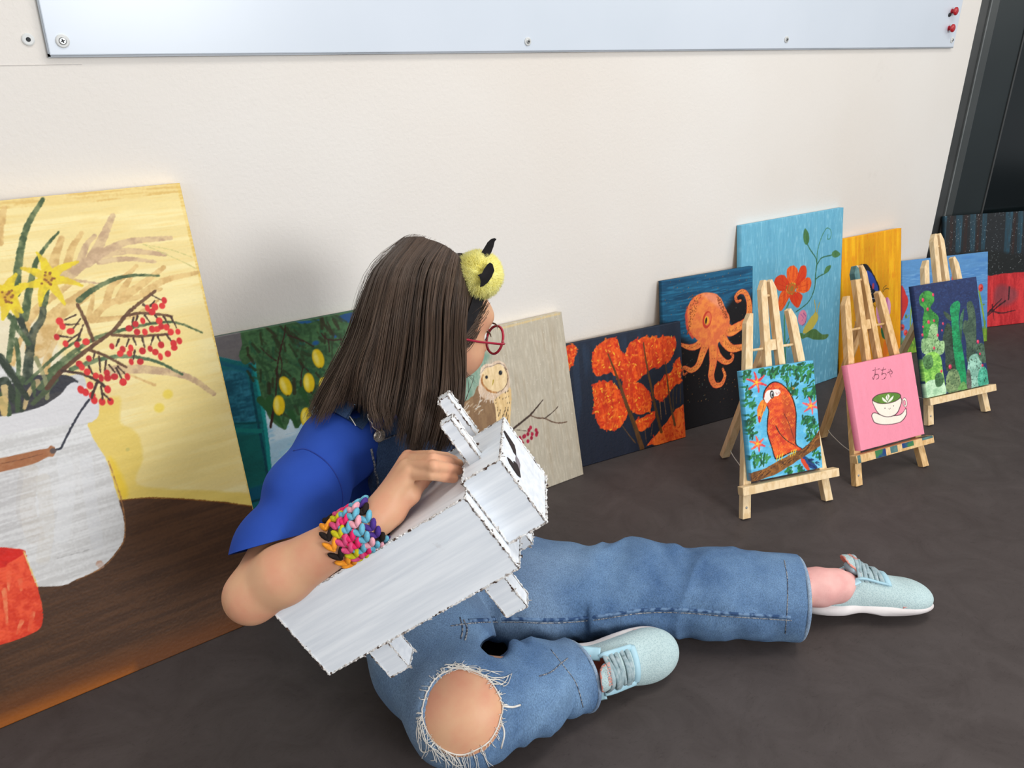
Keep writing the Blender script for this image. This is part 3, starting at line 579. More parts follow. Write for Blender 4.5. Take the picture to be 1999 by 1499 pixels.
# ---- octopus
A = Canvas('leaning_painting', (1.7565, 1.333, 0.0015), math.radians(-5.5), .069, .316, .42, .013, .0015, (24, 90, 126), streak=(60, 5), amp=.16, seed=41)
z = zz(1080, 520, .26684)
A.wash((12, 58, 88), .5, .7, 'n1', 4); A.wash((44, 122, 156), .6, .6, 'n2', 4, (.6, 1))
A.poly(z((700, 440), (1000, 560), (1240, 560), (1300, 440), (1240, 340), (1360, 190), (1420, 250), (1480, 300), (1520, 1300), (700, 1500)), (16, 14, 18), a=1, soft=14, amp=.05)
A.amp = .06; A.iso = True; A.wk = 1.3
A.spatter(230, [(150, 96, 50), (170, 120, 60), (90, 110, 100)], (.4, 1.0), (0, 1, .1, 1))
O1 = (226, 118, 62); O2 = (236, 142, 66); OD = (140, 66, 34)
def tent(P, w, w2, c=O1):
    A.line(z(*P), w+2.5, (206, 76, 52), w2+1.5, cat=6); A.line(z(*P), w, c, w2, cat=6, col2=O2)
    Q = A.uv(z(*P), 5)
    for i in range(2, len(Q), 2):
        for s_ in (-1, 1):
            k = w+(w2-w)*i/len(Q); A.dot((Q[i][0]+s_*k*.00022+A.rng.uniform(-1, 1)*.001, Q[i][1]+A.rng.uniform(-1, 1)*.0025), 1.0, OD, px=False)
tent(((1230, 420), (1290, 470), (1350, 445), (1420, 390), (1435, 290), (1410, 200), (1370, 185), (1335, 220), (1345, 255), (1370, 250)), 26, 4)
tent(((1220, 480), (1260, 560), (1310, 600), (1380, 590)), 22, 13)
tent(((1180, 600), (1210, 660), (1260, 700), (1300, 690), (1315, 655), (1300, 640)), 18, 4)
tent(((1110, 520), (1050, 580), (990, 590), (920, 565)), 20, 4)
tent(((1120, 560), (1090, 640), (1060, 720), (1010, 760), (960, 740), (942, 760), (955, 790), (975, 780)), 20, 3)
tent(((1170, 560), (1170, 700), (1155, 800), (1180, 865), (1230, 860), (1255, 800), (1240, 750)), 24, 4)
A.poly(z((1000, 500), (975, 440), (970, 360), (985, 290), (1030, 220), (1100, 190), (1180, 195), (1230, 240), (1260, 310), (1290, 370), (1280, 450), (1230, 520), (1200, 570), (1110, 580), (1060, 540)), (228, 112, 66), col2=(236, 136, 66), amp=.06)
A.poly(z((1090, 200), (1180, 200), (1230, 260), (1240, 320), (1180, 280), (1130, 240)), (240, 156, 124), a=.7, soft=6); A.line(z((980, 300), (972, 380), (985, 460), (1020, 520)), 6, (204, 70, 52), dry=.5)
A.dot(z((1125, 390))[0], 12, (196, 58, 42), ry=18, ang=-.2); A.dot(z((1130, 385))[0], 8.5, (226, 110, 70), ry=14, ang=-.2); A.dot(z((1122, 395))[0], 6.5, (238, 166, 50), ry=9); A.dot(z((1118, 397))[0], 2.4, (16, 12, 12), ry=6.5, ang=-.15)
for i in range(190):
    t = A.rng.uniform(0, 1); q = (1000+70*t*A.rng.uniform(.4, 1.6)-20, 500-290*t) if i % 2 else (1200+70*t+A.rng.uniform(-14, 14), 220+160*t)
    A.dot(z(q)[0], A.rng.uniform(.8, 1.3), OD)
for x in range(8): A.dot(z((1280+x*14, 480-x*3))[0], 1.6, OD); A.dot(z((1280+x*14, 480-x*3))[0], .9, O2); A.dot(z((1262+x*15, 560+x*6))[0], 2.2, OD); A.dot(z((1262+x*15, 560+x*6))[0], 1.5, O2)
A.finish('dark teal canvas with a large orange octopus, behind the orange trees canvas', LEAN, edge=(18, 60, 84))

# ---- blue flower and snail
A = Canvas('leaning_painting', (2.186, 1.354, 0.0015), math.radians(0.0), .079, .452, .53, .016, .0016, (104, 170, 196), streak=(5, 50), amp=.05, seed=51)
z = zz(1400, 400, .24010)
A.grad((90, 152, 178), (112, 184, 212), a=.7); A.wash((144, 200, 220), .62, .6, 'n2', 3); A.wash((84, 148, 178), .62, .4, 'n1', 3)
A.wk = 1.2; GS = (52, 104, 72)
A.line(z((555, 1290), (550, 1100), (548, 900), (585, 790)), 5, (70, 138, 98), 5); A.line(z((640, 870), (740, 790), (790, 680), (800, 560), (810, 480)), 2.6, GS, 4)
A.line(z((810, 480), (815, 380), (845, 270), (890, 190), (925, 210), (920, 270), (895, 275), (900, 240)), 3, (66, 128, 96), 1.6); A.line(z((810, 480), (800, 430), (760, 370), (735, 325)), 3, GS); A.line(z((815, 480), (850, 430), (930, 408)), 3, GS); A.line(z((800, 605), (830, 580), (870, 560)), 3, GS); A.line(z((560, 1130), (600, 1050)), 2.4, GS)
def leaf(P, c=(66, 114, 66)): A.poly(z(*P), c, col2=tuple(v+14 for v in c), wob=.0005)
leaf(((715, 190), (745, 240), (745, 300), (725, 325), (705, 300), (700, 240))); leaf(((935, 385), (965, 368), (1002, 400), (965, 428), (935, 415))); leaf(((870, 540), (890, 500), (925, 492), (910, 535), (875, 560)))
leaf(((580, 1130), (640, 1050), (700, 1045), (690, 1080), (620, 1120), (580, 1160))); leaf(((700, 1060), (750, 1020), (800, 1010), (850, 1050), (905, 1052), (880, 1090), (790, 1095), (730, 1075), (690, 1090)), (72, 108, 58))
PT = [((610, 690), (570, 610), (570, 520), (620, 492), (655, 530), (655, 620)), ((630, 680), (650, 590), (680, 500), (720, 500), (725, 570), (690, 640)), ((640, 690), (700, 610), (750, 590), (765, 640), (740, 700), (690, 715)), ((620, 700), (690, 730), (680, 790), (655, 838), (610, 800), (585, 740)), ((600, 690), (580, 760), (530, 850), (500, 850), (500, 760), (530, 700)), ((600, 680), (540, 700), (490, 690), (462, 630), (490, 580), (550, 575))]
for i, P in enumerate(PT): A.poly(z(*P), (222, 76, 30), col2=(206, 54, 24) if i % 2 else (230, 100, 36), amp=.1, wob=.001)
for P in PT: 
    cx_, cy_ = (sum(p[0] for p in P)/6, sum(p[1] for p in P)/6)
    for k in range(5): A.line(z((610+(P[k][0]-610)*.35, 685+(P[k][1]-685)*.35), (610+(P[k][0]-610)*.85, 685+(P[k][1]-685)*.85)), 1.3, (178, 40, 20), a=.5)
A.dot(z((607, 680))[0], 14, (160, 120, 42)); A.dot(z((607, 680))[0], 12, (196, 92, 34)); A.dot(z((607, 680))[0], 7, (150, 110, 44))
for i in range(40): a_ = A.rng.uniform(0, 6.3); A.dot(z((607+46*math.cos(a_), 680+46*math.sin(a_)))[0], 1.4, A.rng.choice([(206, 170, 60), (120, 96, 40)]))
A.dot(z((692, 915))[0], 17, (214, 130, 156), ry=19); A.line(z((700, 880), (722, 910), (715, 960), (690, 980)), 2, (140, 70, 140)); A.line(z((680, 890), (700, 915), (690, 940)), 1.5, (150, 80, 150))
A.poly(z((695, 1030), (730, 960), (780, 890), (800, 870), (822, 900), (810, 950), (770, 1010), (720, 1042)), (196, 180, 74), col2=(180, 168, 78)); A.line(z((800, 880), (798, 830), (790, 775)), 3, (176, 160, 80)); A.line(z((812, 880), (822, 830), (832, 795)), 3, (176, 160, 80))
A.finish('tall light blue canvas with an orange flower and a small snail, behind the front easels', LEAN, edge=(100, 168, 196))

# ---- yellow-orange butterfly canvas
A = Canvas('leaning_painting', (2.498, 1.331, 0.0015), math.radians(-2.0), .089, .30, .435, .016, .0017, (238, 166, 10), streak=(5, 60), amp=.06, seed=61)
z = zz(1400, 400, .24010)
A.wash((246, 188, 24), .5, .8, 'n1', 3); A.wash((226, 138, 10), .6, .7, 'n2', 3)
A.poly(z((1040, 1100), (1500, 1050), (1500, 1300), (1040, 1320)), (232, 136, 16), a=.6, soft=14)
A.poly(z((1150, 500), (1200, 480), (1240, 510), (1290, 600), (1320, 680), (1310, 760), (1280, 790), (1200, 810), (1160, 700), (1150, 600)), (20, 20, 30)); A.poly(z((1210, 540), (1260, 560), (1310, 680), (1290, 700), (1240, 640)), (42, 74, 170)); A.dot(z((1268, 660))[0], 6, (190, 70, 90), ry=10)
for i in range(40): A.dot(z((1158+A.rng.uniform(0, 20)+i*3, 520+i*7 if i < 30 else 760))[0], 1.4, (230, 230, 230))
for P in [((1345, 710), (1370, 680), (1395, 682)), ((1345, 700), (1355, 670), (1375, 655)), ((1260, 800), (1290, 830), (1290, 760))]: A.line(z(*P), 1.6, (40, 36, 26))
for P in [((1290, 850), (1310, 800), (1340, 850), (1350, 940), (1310, 960)), ((1330, 840), (1380, 750), (1410, 800), (1400, 900), (1350, 950)), ((1320, 900), (1370, 900), (1360, 1000), (1330, 1010))]: A.poly(z(*P), (216, 120, 178), col2=(232, 170, 206))
A.poly(z((1330, 1010), (1345, 1000), (1380, 1060), (1370, 1090), (1340, 1070)), (34, 104, 58)); A.poly(z((1355, 1110), (1385, 1090), (1390, 1200), (1350, 1230)), (236, 120, 20), soft=4)
A.finish('yellow-orange canvas with a butterfly and a pink blossom, right of the tall blue canvas', LEAN, edge=(238, 160, 20))

# ---- poppies
A = Canvas('leaning_painting', (2.915, 1.256, 0.0015), math.radians(-14.0), .082, .385, .316, .016, .0018, (92, 148, 202), streak=(40, 8), amp=.07, seed=71)
z = zz(1739, 400, .18678)
A.wash((72, 126, 188), .5, .6, 'n1', 3); A.wash((130, 176, 214), .6, .6, 'n2', 3, (.3, .9))
A.poly([(1755, 700), (1758, 668), (1790, 655), (1830, 640), (1930, 640), (1935, 690)], (120, 160, 40), a=.95, soft=8, wob=.004, col2=(86, 128, 36)); A.dabs([(1755, 690), (1758, 660), (1830, 640), (1932, 630), (1930, 680)], 110, 20, 3, [(150, 190, 50), (90, 134, 40), (120, 160, 50)], ang=1.5, spread=.4)
for P, w in [(((215, 1050), (205, 1200), (205, 1380)), 5), (((260, 1060), (240, 1200), (240, 1400)), 4), (((920, 900), (950, 1050), (980, 1250), (985, 1400)), 7), (((905, 1100), (920, 1250), (920, 1400)), 12), (((155, 1380), (160, 1430)), 4), (((165, 1180), (190, 1150)), 3)]: A.line(z(*P), w, (146, 180, 52), w, col2=(110, 146, 50))
A.dot(z((158, 1165))[0], 4, (84, 116, 50), ry=7); A.dot(z((970, 1040))[0], 5, (110, 130, 60), ry=3)
for x, y, r in ((110, 930, 17), (228, 1008, 9), (120, 1280, 9), (155, 1335, 8.5), (940, 865, 11), (655, 770, 9), (945, 1430, 8), (40, 900, 14)):
    A.dot(z((x, y))[0], r, (208, 52, 48), ry=r*1.2, soft=2); A.dot(z((x-8, y-10))[0], r*.6, (226, 92, 84), soft=3); A.dot(z((x+4, y+6))[0], r*.25, (90, 20, 24))
A.poly([(1759, 560), (1768, 572), (1773, 590), (1766, 612), (1758, 625)], (196, 44, 42))
A.finish('blue sky canvas with red poppies and green stems, behind the cactus canvas', LEAN, edge=(90, 140, 190))

# ---- dark forest above red, partly out of frame
A = Canvas('leaning_painting', (3.33, 1.249, 0.0015), math.radians(-18.0), .115, .47, .418, .016, .0019, (26, 30, 34), streak=(8, 60), amp=.12, seed=81)
z = zz(1739, 400, .18678)
for x0, x1, w in ((560, 540, 26), (720, 700, 30), (860, 850, 26), (985, 960, 22), (1240, 1210, 34), (1360, 1340, 26), (1500, 1480, 40)): A.line(z((x0, 90), (x1, 480)), w, (30, 66, 82), w*.8, dry=.45, col2=(44, 86, 104))
for x0, x1, w in ((640, 620, 14), (790, 770, 14), (920, 900, 12), (1300, 1270, 12)): A.line(z((x0, 100), (x1, 520)), w, (46, 26, 22), w, dry=.4)
A.poly(z((480, 560), (1000, 480), (1300, 520), (1700, 560), (1700, 700), (1000, 740), (480, 800)), (18, 22, 22), soft=8)
A.spatter(420, [(190, 200, 204), (140, 156, 162), (220, 224, 226)], (.4, 1.1), (0, 1, .42, 1))
A.poly(z((300, 790), (1000, 745), (1200, 715), (1400, 700), (1900, 660), (1900, 1400), (300, 1400)), (188, 34, 40), cat=0, amp=.12, col2=(206, 52, 54))
A.poly(z((1100, 860), (1200, 840), (1320, 900), (1300, 1000), (1180, 1060), (1080, 1020)), (128, 66, 74), soft=10, a=.7)
for P, w, w2 in [(((1000, 1150), (1080, 1060), (1160, 980)), 9, 3), (((1040, 1100), (1150, 1130), (1300, 1100)), 7, 3), (((1060, 1040), (1080, 1210)), 5, 2), (((1200, 1000), (1120, 1060), (1010, 1160)), 6, 5), (((1240, 860), (1230, 990)), 8, 5)]: A.line(z(*P), w, (44, 18, 24), w2, dry=.3)
A.finish('canvas of a dark forest above red ground, at the far right before the dark door', LEAN, edge=(20, 24, 28))
# ------------------------------------------------------------------ table easels
def prism(mb, O, a, b, c, poly, c0, c1):
    # polygon in the (a, b) plane, extruded from c0 to c1 along c
    n = len(poly); V = [O+a*u+b*v+c*c0 for u, v in poly]+[O+a*u+b*v+c*c1 for u, v in poly]
    F = [tuple(range(n))[::-1], tuple(range(n, 2*n))]+[(i, (i+1) % n, n+(i+1) % n, n+i) for i in range(n)]
    return mb.add(V, F)
M_SMEAR = noise_mat('dried_paint_smears', (26, 58, 120), (60, 120, 70), 40, rough=.5, detail=2, lo=.4, hi=.6)
M_TEAL = noise_mat('dried_teal_paint', (60, 100, 104), (96, 130, 126), 60, rough=.5)
M_CORD = noise_mat('pale_cord', (196, 190, 180), (214, 208, 198), 60)
def make_easel(O, th, ang, foot, mat, label, smear=False):
    d = np.array([math.cos(th), math.sin(th), 0]); nh = np.array([-d[1], d[0], 0])
    up = math.sin(ang)*nh+math.cos(ang)*Z3; w = np.cross(d, up); O = np.array([O[0], O[1], 0.0])
    e = tag(empty('table_easel', tuple(O)), label, 'easel', 'small wooden table easels')
    def bar(name, u0, v0, u1, v1, wd, cut, w0=-.016, w1=0.0, m=None):
        # cut: +1 top rises to the right, -1 to the left
        h = wd/2; l, r = (v1-.020, v1) if cut > 0 else (v1, v1-.020)
        P = [(u0-h, v0), (u0+h, v0), (u1+h, r-.004 if cut < 0 else r), (u1+h*.2*cut, v1+.001), (u1-h, l)] if cut > 0 else [(u0-h, v0), (u0+h, v0), (u1+h, r), (u1+h*.2*cut, v1+.001), (u1-h, l-.004)]
        mb = prism(MB(), O, d, up, w, P, w0, w1); return mb.build(name, m or mat, e, bevel=.0006, seg=1)
    bar('leg', -.114, .005, -.057, .46, .021, 1); bar('leg', .114, .005, .057, .46, .021, -1)
    bar('centre_bar', -.026, .085, -.0125, .53, .017, 1); bar('centre_bar', .026, .085, .0125, .53, .017, -1)
    ld = MB().box(O, d, up, w, (-.131, .131), (.063, .082), (.0005, .021)).build('ledge', mat, e, bevel=.0008, seg=1)
    q = lambda u, v, ww: O+d*u+up*v+w*ww
    MB().add(*tube([q(-.062, .378, -.008), q(.062, .378, -.008)], [.0032]*2, 8)).build('dowel', mat, e, smooth=True)
    MB().add(*tube([q(-.012, .495, -.008), q(.012, .495, -.008)], [.0032]*2, 8)).build('dowel', mat, e, smooth=True)
    MB().box(O, d, up, w, (-.0078, .0078), (.372, .396), (-.036, -.002)).build('hinge_block', mat, e, bevel=.0006, seg=1)
    # rear leg, from the block down to the floor
    top = q(0, .384, -.030); bot = O+d*foot[0]+nh*foot[1]; ax = (bot-top)/np.linalg.norm(bot-top); s2 = np.cross(ax, d); L = np.linalg.norm(bot-top)-.003
    MB().box(top, ax, d, s2, (-.012, L-.004), (-.011, .011), (-.006, .008)).build('rear_leg', mat, e, bevel=.0006, seg=1)
    c0 = top+ax*(L-.03)+d*.006; c1 = q(-.02, .075, -.004); mid = (c0+c1)/2; mid[2] = .012
    MB().add(*tube(catmull([c0, c0*.7+mid*.3-Z3*.006, mid, c1*.6+mid*.4-Z3*.01, c1], 6), .0011, 5)).build('cord', M_CORD, e, smooth=True)
    MB().add(*tube([q(-.112, .03, .0002), q(-.112, .03, .0012)], [.003, .002], 10)).build('screw', M_STEEL, e)
    if smear:
        for a0, a1, b0, b1, mt in ((-.07, -.035, .0635, .0815, M_SMEAR), (-.02, .004, .066, .0815, M_TEAL), (.02, .06, .070, .0815, M_SMEAR), (-.128, -.118, .0635, .0815, M_TEAL), (.09, .128, .076, .0816, M_TEAL)):
            MB().box(O, d, up, w, (a0, a1), (b0, b1+.0004), (.0004, .0214)).build('paint_smear', mt, e, bevel=.0004, seg=1)
        prism(MB(), O, d, up, w, [(-.0215, .497), (-.0045, .497), (-.0045, .5235), (-.0115, .531), (-.0215, .512)], -.0163, .0005).build('paint_smear', M_TEAL, e, bevel=.0005, seg=1)
    return O, d, up, w
E1 = make_easel((1.410, .931), math.radians(-14.3), math.radians(20.4), (.004, .27), M_PINE, 'pale pine table easel holding the parrot canvas, nearest to the seated person')
E2 = make_easel((1.751, .885), math.radians(-9.3), math.radians(24.3), (-.006, .235), M_PINED, 'honey-coloured table easel with paint-smeared ledge, holding the pink teacup canvas', True)
E3 = make_easel((2.210, .968), math.radians(-10.8), math.radians(22.3), (0, .27), M_PINE, 'pale pine table easel holding the cactus canvas, farthest to the right')
def easel_canvas(E, TL, TR, BRp, BLp, t, base, cell, **k):
    O, d, up, w = E
    f = lambda p: (lambda P: ((P-O)@d, (P-O)@up))(at(p[0], p[1], P=O, n=w, off=t+.001))
    c = [f(p) for p in (TL, TR, BRp, BLp)]
    u0 = (c[0][0]+c[3][0])/2; u1 = (c[1][0]+c[2][0])/2; v1 = (c[0][1]+c[1][1])/2; v0 = max(.0835, (c[2][1]+c[3][1])/2)
    BRw = O+d*u1+up*v0+w*(t+.0008)
    A = Canvas('easel_canvas', BRw, math.atan2(d[1], d[0]), 0, u1-u0, v1-v0, t, cell, base, up=up, **k)
    A.d = d; A.n = w; A.O = O+d*u0+up*v0+w*(t+.0008); return A
# parrot
A = easel_canvas(E1, (1451, 723), (1586, 705), (1607, 913), (1465, 940), .018, (96, 184, 220), .0011, streak=(14, 9), amp=.1, seed=91)
z = zz(1380, 520, .34014)
A.wash((60, 156, 204), .5, .6, 'n2', 3); A.wash((150, 208, 226), .6, .6, 'n1', 3)
A.amp = .05; A.iso = True; A.wk = 1.12
G = [(20, 92, 50), (34, 120, 62), (14, 70, 44), (60, 140, 70)]
for P, n in [(((210, 600), (250, 590), (250, 650), (215, 660)), 12), (((345, 590), (410, 580), (400, 620), (370, 640)), 20), (((430, 580), (470, 570), (475, 640), (440, 650)), 22), (((490, 570), (560, 555), (555, 620), (500, 650)), 30), (((560, 580), (610, 570), (610, 660), (540, 670)), 26), (((455, 650), (520, 670), (520, 760), (480, 720)), 26), (((560, 690), (620, 680), (615, 760), (560, 750)), 24),
             (((215, 690), (275, 760), (275, 810), (225, 800)), 22), (((225, 830), (270, 850), (290, 960), (240, 980), (210, 880)), 34), (((250, 1080), (350, 1080), (340, 1130), (260, 1140)), 26), (((545, 860), (620, 870), (640, 920), (560, 910)), 22), (((570, 920), (630, 920), (620, 1000), (570, 990)), 22), (((610, 1040), (645, 1080), (640, 1100), (610, 1080)), 10), (((455, 1150), (490, 1160), (480, 1190), (455, 1185)), 10), (((510, 1140), (545, 1160), (540, 1180)), 8), (((300, 590), (335, 600), (320, 630)), 10)]:
    A.dabs(z(*P), int(n*1.2), 9, 4.2, G, ang=.8, spread=1.0)
def lily(x, y, r, cs):
    for k in range(6):
        a_ = k*1.05+.3; A.line(z((x, y), (x+r*.5*math.cos(a_)+4, y+r*.5*math.sin(a_)), (x+r*math.cos(a_), y+r*math.sin(a_))), 7.5, cs[0], 3, col2=cs[1])
    for k in range(5): a_ = k*1.25; A.line(z((x, y), (x+r*.45*math.cos(a_), y+r*.45*math.sin(a_))), 2.6, (240, 196, 40), 1)
lily(284, 665, 58, ((214, 48, 62), (236, 90, 80))); lily(595, 800, 48, ((226, 84, 96), (236, 110, 110))); lily(290, 1018, 44, ((226, 70, 80), (240, 110, 80)))
A.poly(z((320, 760), (335, 700), (375, 662), (420, 668), (470, 710), (500, 770), (515, 850), (512, 950), (515, 1020), (550, 1050), (480, 1070), (420, 1100), (390, 1105), (370, 1040), (345, 960), (345, 880), (350, 820)), (20, 16, 16), wob=.0006)
A.poly(z((325, 762), (340, 706), (378, 668), (420, 674), (464, 714), (494, 772), (509, 850), (506, 950), (508, 1020), (545, 1052), (480, 1064), (420, 1093), (394, 1098), (376, 1040), (351, 960), (351, 880), (356, 820)), (206, 54, 26), col2=(224, 92, 30), amp=.1, wob=.0006)
A.poly(z((430, 740), (480, 760), (505, 860), (505, 1000), (470, 980), (430, 900), (440, 820)), (178, 66, 24), a=.7, soft=6)
for i in range(90):
    x, y = A.rng.uniform(355, 500), A.rng.uniform(680, 1080)
    if x < 345+(y-1000)*.3: continue
    A.line(z((x-7, y-4), (x, y+6), (x+7, y-4)), 1.1, (240, 142, 50), a=.8)
A.line(z((395, 915), (420, 960), (460, 1000), (510, 1030)), 2, (18, 14, 16), 1); A.line(z((440, 840), (470, 900), (500, 990)), 1.2, (90, 24, 14))
A.poly(z((328, 770), (340, 720), (390, 705), (420, 712), (410, 740), (370, 755), (345, 785)), (236, 226, 218)); A.dot(z((373, 735))[0], 4.8, (16, 14, 16), ry=8); A.dot(z((374, 736))[0], 2.7, (240, 240, 240), ry=5.4); A.dot(z((375, 738))[0], 1.9, (16, 14, 16), ry=3.4)
for i in range(14): A.dot(z((395+A.rng.uniform(0, 20), 720+A.rng.uniform(0, 14)))[0], .5, (180, 60, 60))
A.poly(z((318, 765), (335, 775), (342, 800), (320, 850), (305, 895), (290, 860), (288, 820), (300, 790)), (232, 118, 34), col2=(240, 150, 50)); A.poly(z((296, 860), (308, 862), (303, 900), (297, 885)), (196, 40, 28)); A.line(z((330, 770), (318, 830), (305, 880)), .9, (120, 50, 20))
A.poly(z((540, 1080), (580, 1100), (635, 1150), (600, 1160), (560, 1130)), (24, 60, 120)); A.poly(z((540, 1100), (560, 1110), (590, 1165), (575, 1170), (545, 1130)), (214, 70, 34)); A.dabs(z((560, 1075), (640, 1120), (640, 1160), (590, 1150)), 14, 8, 2.4, [(16, 40, 80), (30, 110, 70), (14, 26, 50)], ang=-.7, spread=.3)
A.poly(z((252, 1190), (330, 1160), (400, 1120), (480, 1080), (540, 1050), (600, 1000), (660, 925), (665, 1010), (620, 1050), (560, 1090), (480, 1140), (400, 1190), (330, 1215), (250, 1240)), (104, 62, 26), col2=(140, 88, 34), amp=.18, wob=.001)
A.dabs(z((260, 1200), (400, 1140), (540, 1060), (650, 960), (650, 1010), (500, 1110), (300, 1215)), 50, 12, 1.2, [(70, 38, 16), (166, 106, 44), (60, 32, 14)], ang=.5, spread=.4)
for x, y in ((398, 1098), (412, 1095), (426, 1092), (478, 1072), (492, 1068), (503, 1064)): A.line(z((x+8, y-14), (x, y+18)), 2.4, (226, 196, 50), 1.6)
A.finish('small canvas of a red parrot on a branch, on the front easel', EAS, edge=(88, 164, 198))
# teacup on pink
A = easel_canvas(E2, (1655, 712), (1781, 688), (1803, 849), (1679, 879), .018, (236, 142, 162), .0011, streak=(9, 40), amp=.03, seed=95)
z = zz(1600, 500, .31359)
INK = (70, 30, 44)
k1 = 1.25
# o
A.line(z((330, 712), (352, 706), (370, 702)), k1, INK); A.line(z((346, 694), (345, 730), (340, 755), (334, 766), (330, 758), (340, 742), (358, 736), (368, 745), (366, 758), (354, 766)), k1, INK); A.line(z((372, 700), (378, 708)), k1, INK)
# chi
A.line(z((384, 710), (400, 706), (412, 702)), k1, INK); A.line(z((396, 692), (392, 716), (386, 738), (398, 730), (412, 734), (412, 750), (400, 764), (388, 768)), k1, INK)
# small ya
A.line(z((424, 726), (440, 716), (450, 716), (452, 726), (444, 734)), k1, INK); A.line(z((430, 706), (436, 728), (444, 752)), k1, INK); A.line(z((440, 704), (442, 712)), k1, INK)
CR = (238, 228, 212)
A.poly(z((322, 990), (340, 972), (400, 990), (500, 985), (535, 945), (542, 965), (540, 990), (510, 1030), (450, 1048), (390, 1050), (345, 1040), (330, 1020)), INK, wob=.0003); A.poly(z((326, 992), (342, 977), (400, 995), (500, 990), (533, 952), (538, 968), (536, 988), (507, 1027), (450, 1044), (390, 1046), (348, 1036), (334, 1018)), CR, wob=.0003)
A.dot(z((530, 910))[0], 8.2, INK, ry=12); A.dot(z((530, 910))[0], 7.2, CR, ry=11); A.dot(z((528, 912))[0], 4.2, INK, ry=7); A.dot(z((528, 912))[0], 3.4, (236, 142, 162), ry=6.2)
A.poly(z((330, 885), (340, 940), (370, 985), (420, 1002), (470, 990), (498, 950), (508, 880), (420, 860)), INK, wob=.0003); A.poly(z((334, 890), (344, 940), (372, 981), (420, 998), (467, 986), (494, 948), (504, 885), (420, 866)), CR, wob=.0003)
A.poly(z((328, 890), (360, 862), (430, 848), (485, 850), (507, 868), (495, 890), (450, 912), (390, 920), (345, 910)), INK, wob=.0003); A.poly(z((333, 890), (362, 866), (430, 852), (483, 854), (502, 869), (491, 887), (450, 908), (390, 916), (348, 906)), (102, 142, 50), col2=(82, 122, 44), wob=.0003)
for P in [((420, 912), (395, 900), (388, 880), (400, 885), (420, 905)), ((425, 912), (450, 895), (460, 868), (445, 880), (428, 900)), ((422, 900), (410, 880), (425, 860), (436, 872), (428, 890))]: A.poly(z(*P), (232, 232, 216), wob=.0002)
A.dot(z((422, 870))[0], 1.4, (102, 142, 50)); A.line(z((425, 912), (424, 868)), .8, INK)
A.dot(z((406, 947))[0], 1.4, INK); A.dot(z((459, 932))[0], 1.4, INK); A.line(z((427, 948), (434, 953), (440, 946)), .8, INK)
A.finish('small pink canvas with a smiling green tea cup, on the honey-coloured easel', EAS, edge=(226, 122, 148))
# cactus
A = easel_canvas(E3, (1784, 558), (1906, 540), (1930, 750), (1809, 777), .016, (28, 46, 92), .0014, streak=(12, 9), amp=.14, seed=99)
z = zz(1600, 500, .31359)
A.wash((18, 32, 70), .5, .6, 'n1', 3); A.wash((44, 74, 124), .62, .5, 'n2', 3)
def cac(P, c, c2=None, spines=0, sc=(20, 40, 20)):
    A.poly(z(*P), c, col2=c2 or tuple(min(255, v+22) for v in c), wob=.0012)
    if spines: A.dabs(z(*P), spines, 4.5, 1.0, [sc], ang=1.0, spread=1.2)
cac(((790, 420), (815, 430), (835, 500), (830, 570), (860, 620), (850, 700), (790, 710), (780, 600), (765, 520)), (36, 54, 38)); cac(((770, 345), (800, 355), (822, 385), (815, 400), (785, 380)), (40, 60, 42))
cac(((812, 320), (850, 278), (875, 300), (865, 400), (880, 520), (900, 640), (915, 800), (880, 830), (850, 700), (830, 560), (820, 400)), (16, 122, 74), (26, 150, 90)); cac(((870, 400), (890, 340), (900, 330), (890, 420), (880, 540)), (44, 88, 62))
cac(((915, 300), (940, 280), (958, 310), (970, 370), (975, 470), (970, 640), (920, 660), (910, 520), (890, 460), (900, 400), (925, 395)), (58, 82, 66), (76, 98, 76), 60, (26, 36, 34))
cac(((622, 250), (665, 214), (705, 230), (712, 280), (690, 325), (735, 370), (740, 410), (720, 520), (660, 560), (640, 420), (650, 330), (625, 300)), (42, 122, 50), (66, 150, 60), 40)
cac(((690, 430), (730, 430), (740, 520), (775, 530), (770, 600), (720, 620), (640, 600), (636, 520), (670, 510)), (134, 176, 118), (160, 196, 140), 60)
cac(((640, 640), (700, 595), (750, 620), (765, 700), (780, 860), (700, 880), (650, 760)), (108, 176, 70), (150, 206, 90), 40, (40, 90, 40)); cac(((640, 640), (680, 610), (705, 640), (700, 690), (660, 705)), (70, 116, 62), None, 20)
cac(((700, 770), (770, 780), (782, 866), (665, 884), (655, 800)), (170, 214, 170), (196, 226, 190)); cac(((720, 740), (755, 725), (772, 760), (760, 805), (725, 810)), (60, 100, 60), None, 14)
cac(((800, 720), (850, 705), (875, 760), (872, 836), (800, 850), (785, 790)), (96, 124, 84), (130, 152, 104), 40, (34, 50, 34))
cac(((930, 640), (960, 610), (1000, 620), (1010, 700), (990, 810), (930, 815), (920, 700)), (130, 180, 160), (156, 200, 180), 46); cac(((970, 560), (1010, 540), (1035, 580), (1040, 660), (1000, 650)), (60, 86, 66), None, 30); cac(((990, 720), (1020, 688), (1045, 720), (1052, 795), (990, 806)), (60, 160, 130), (96, 186, 156), 20)
cac(((860, 830), (890, 780), (915, 800), (920, 828)), (90, 140, 70)); cac(((915, 720), (935, 710), (945, 815), (918, 820)), (80, 76, 70))
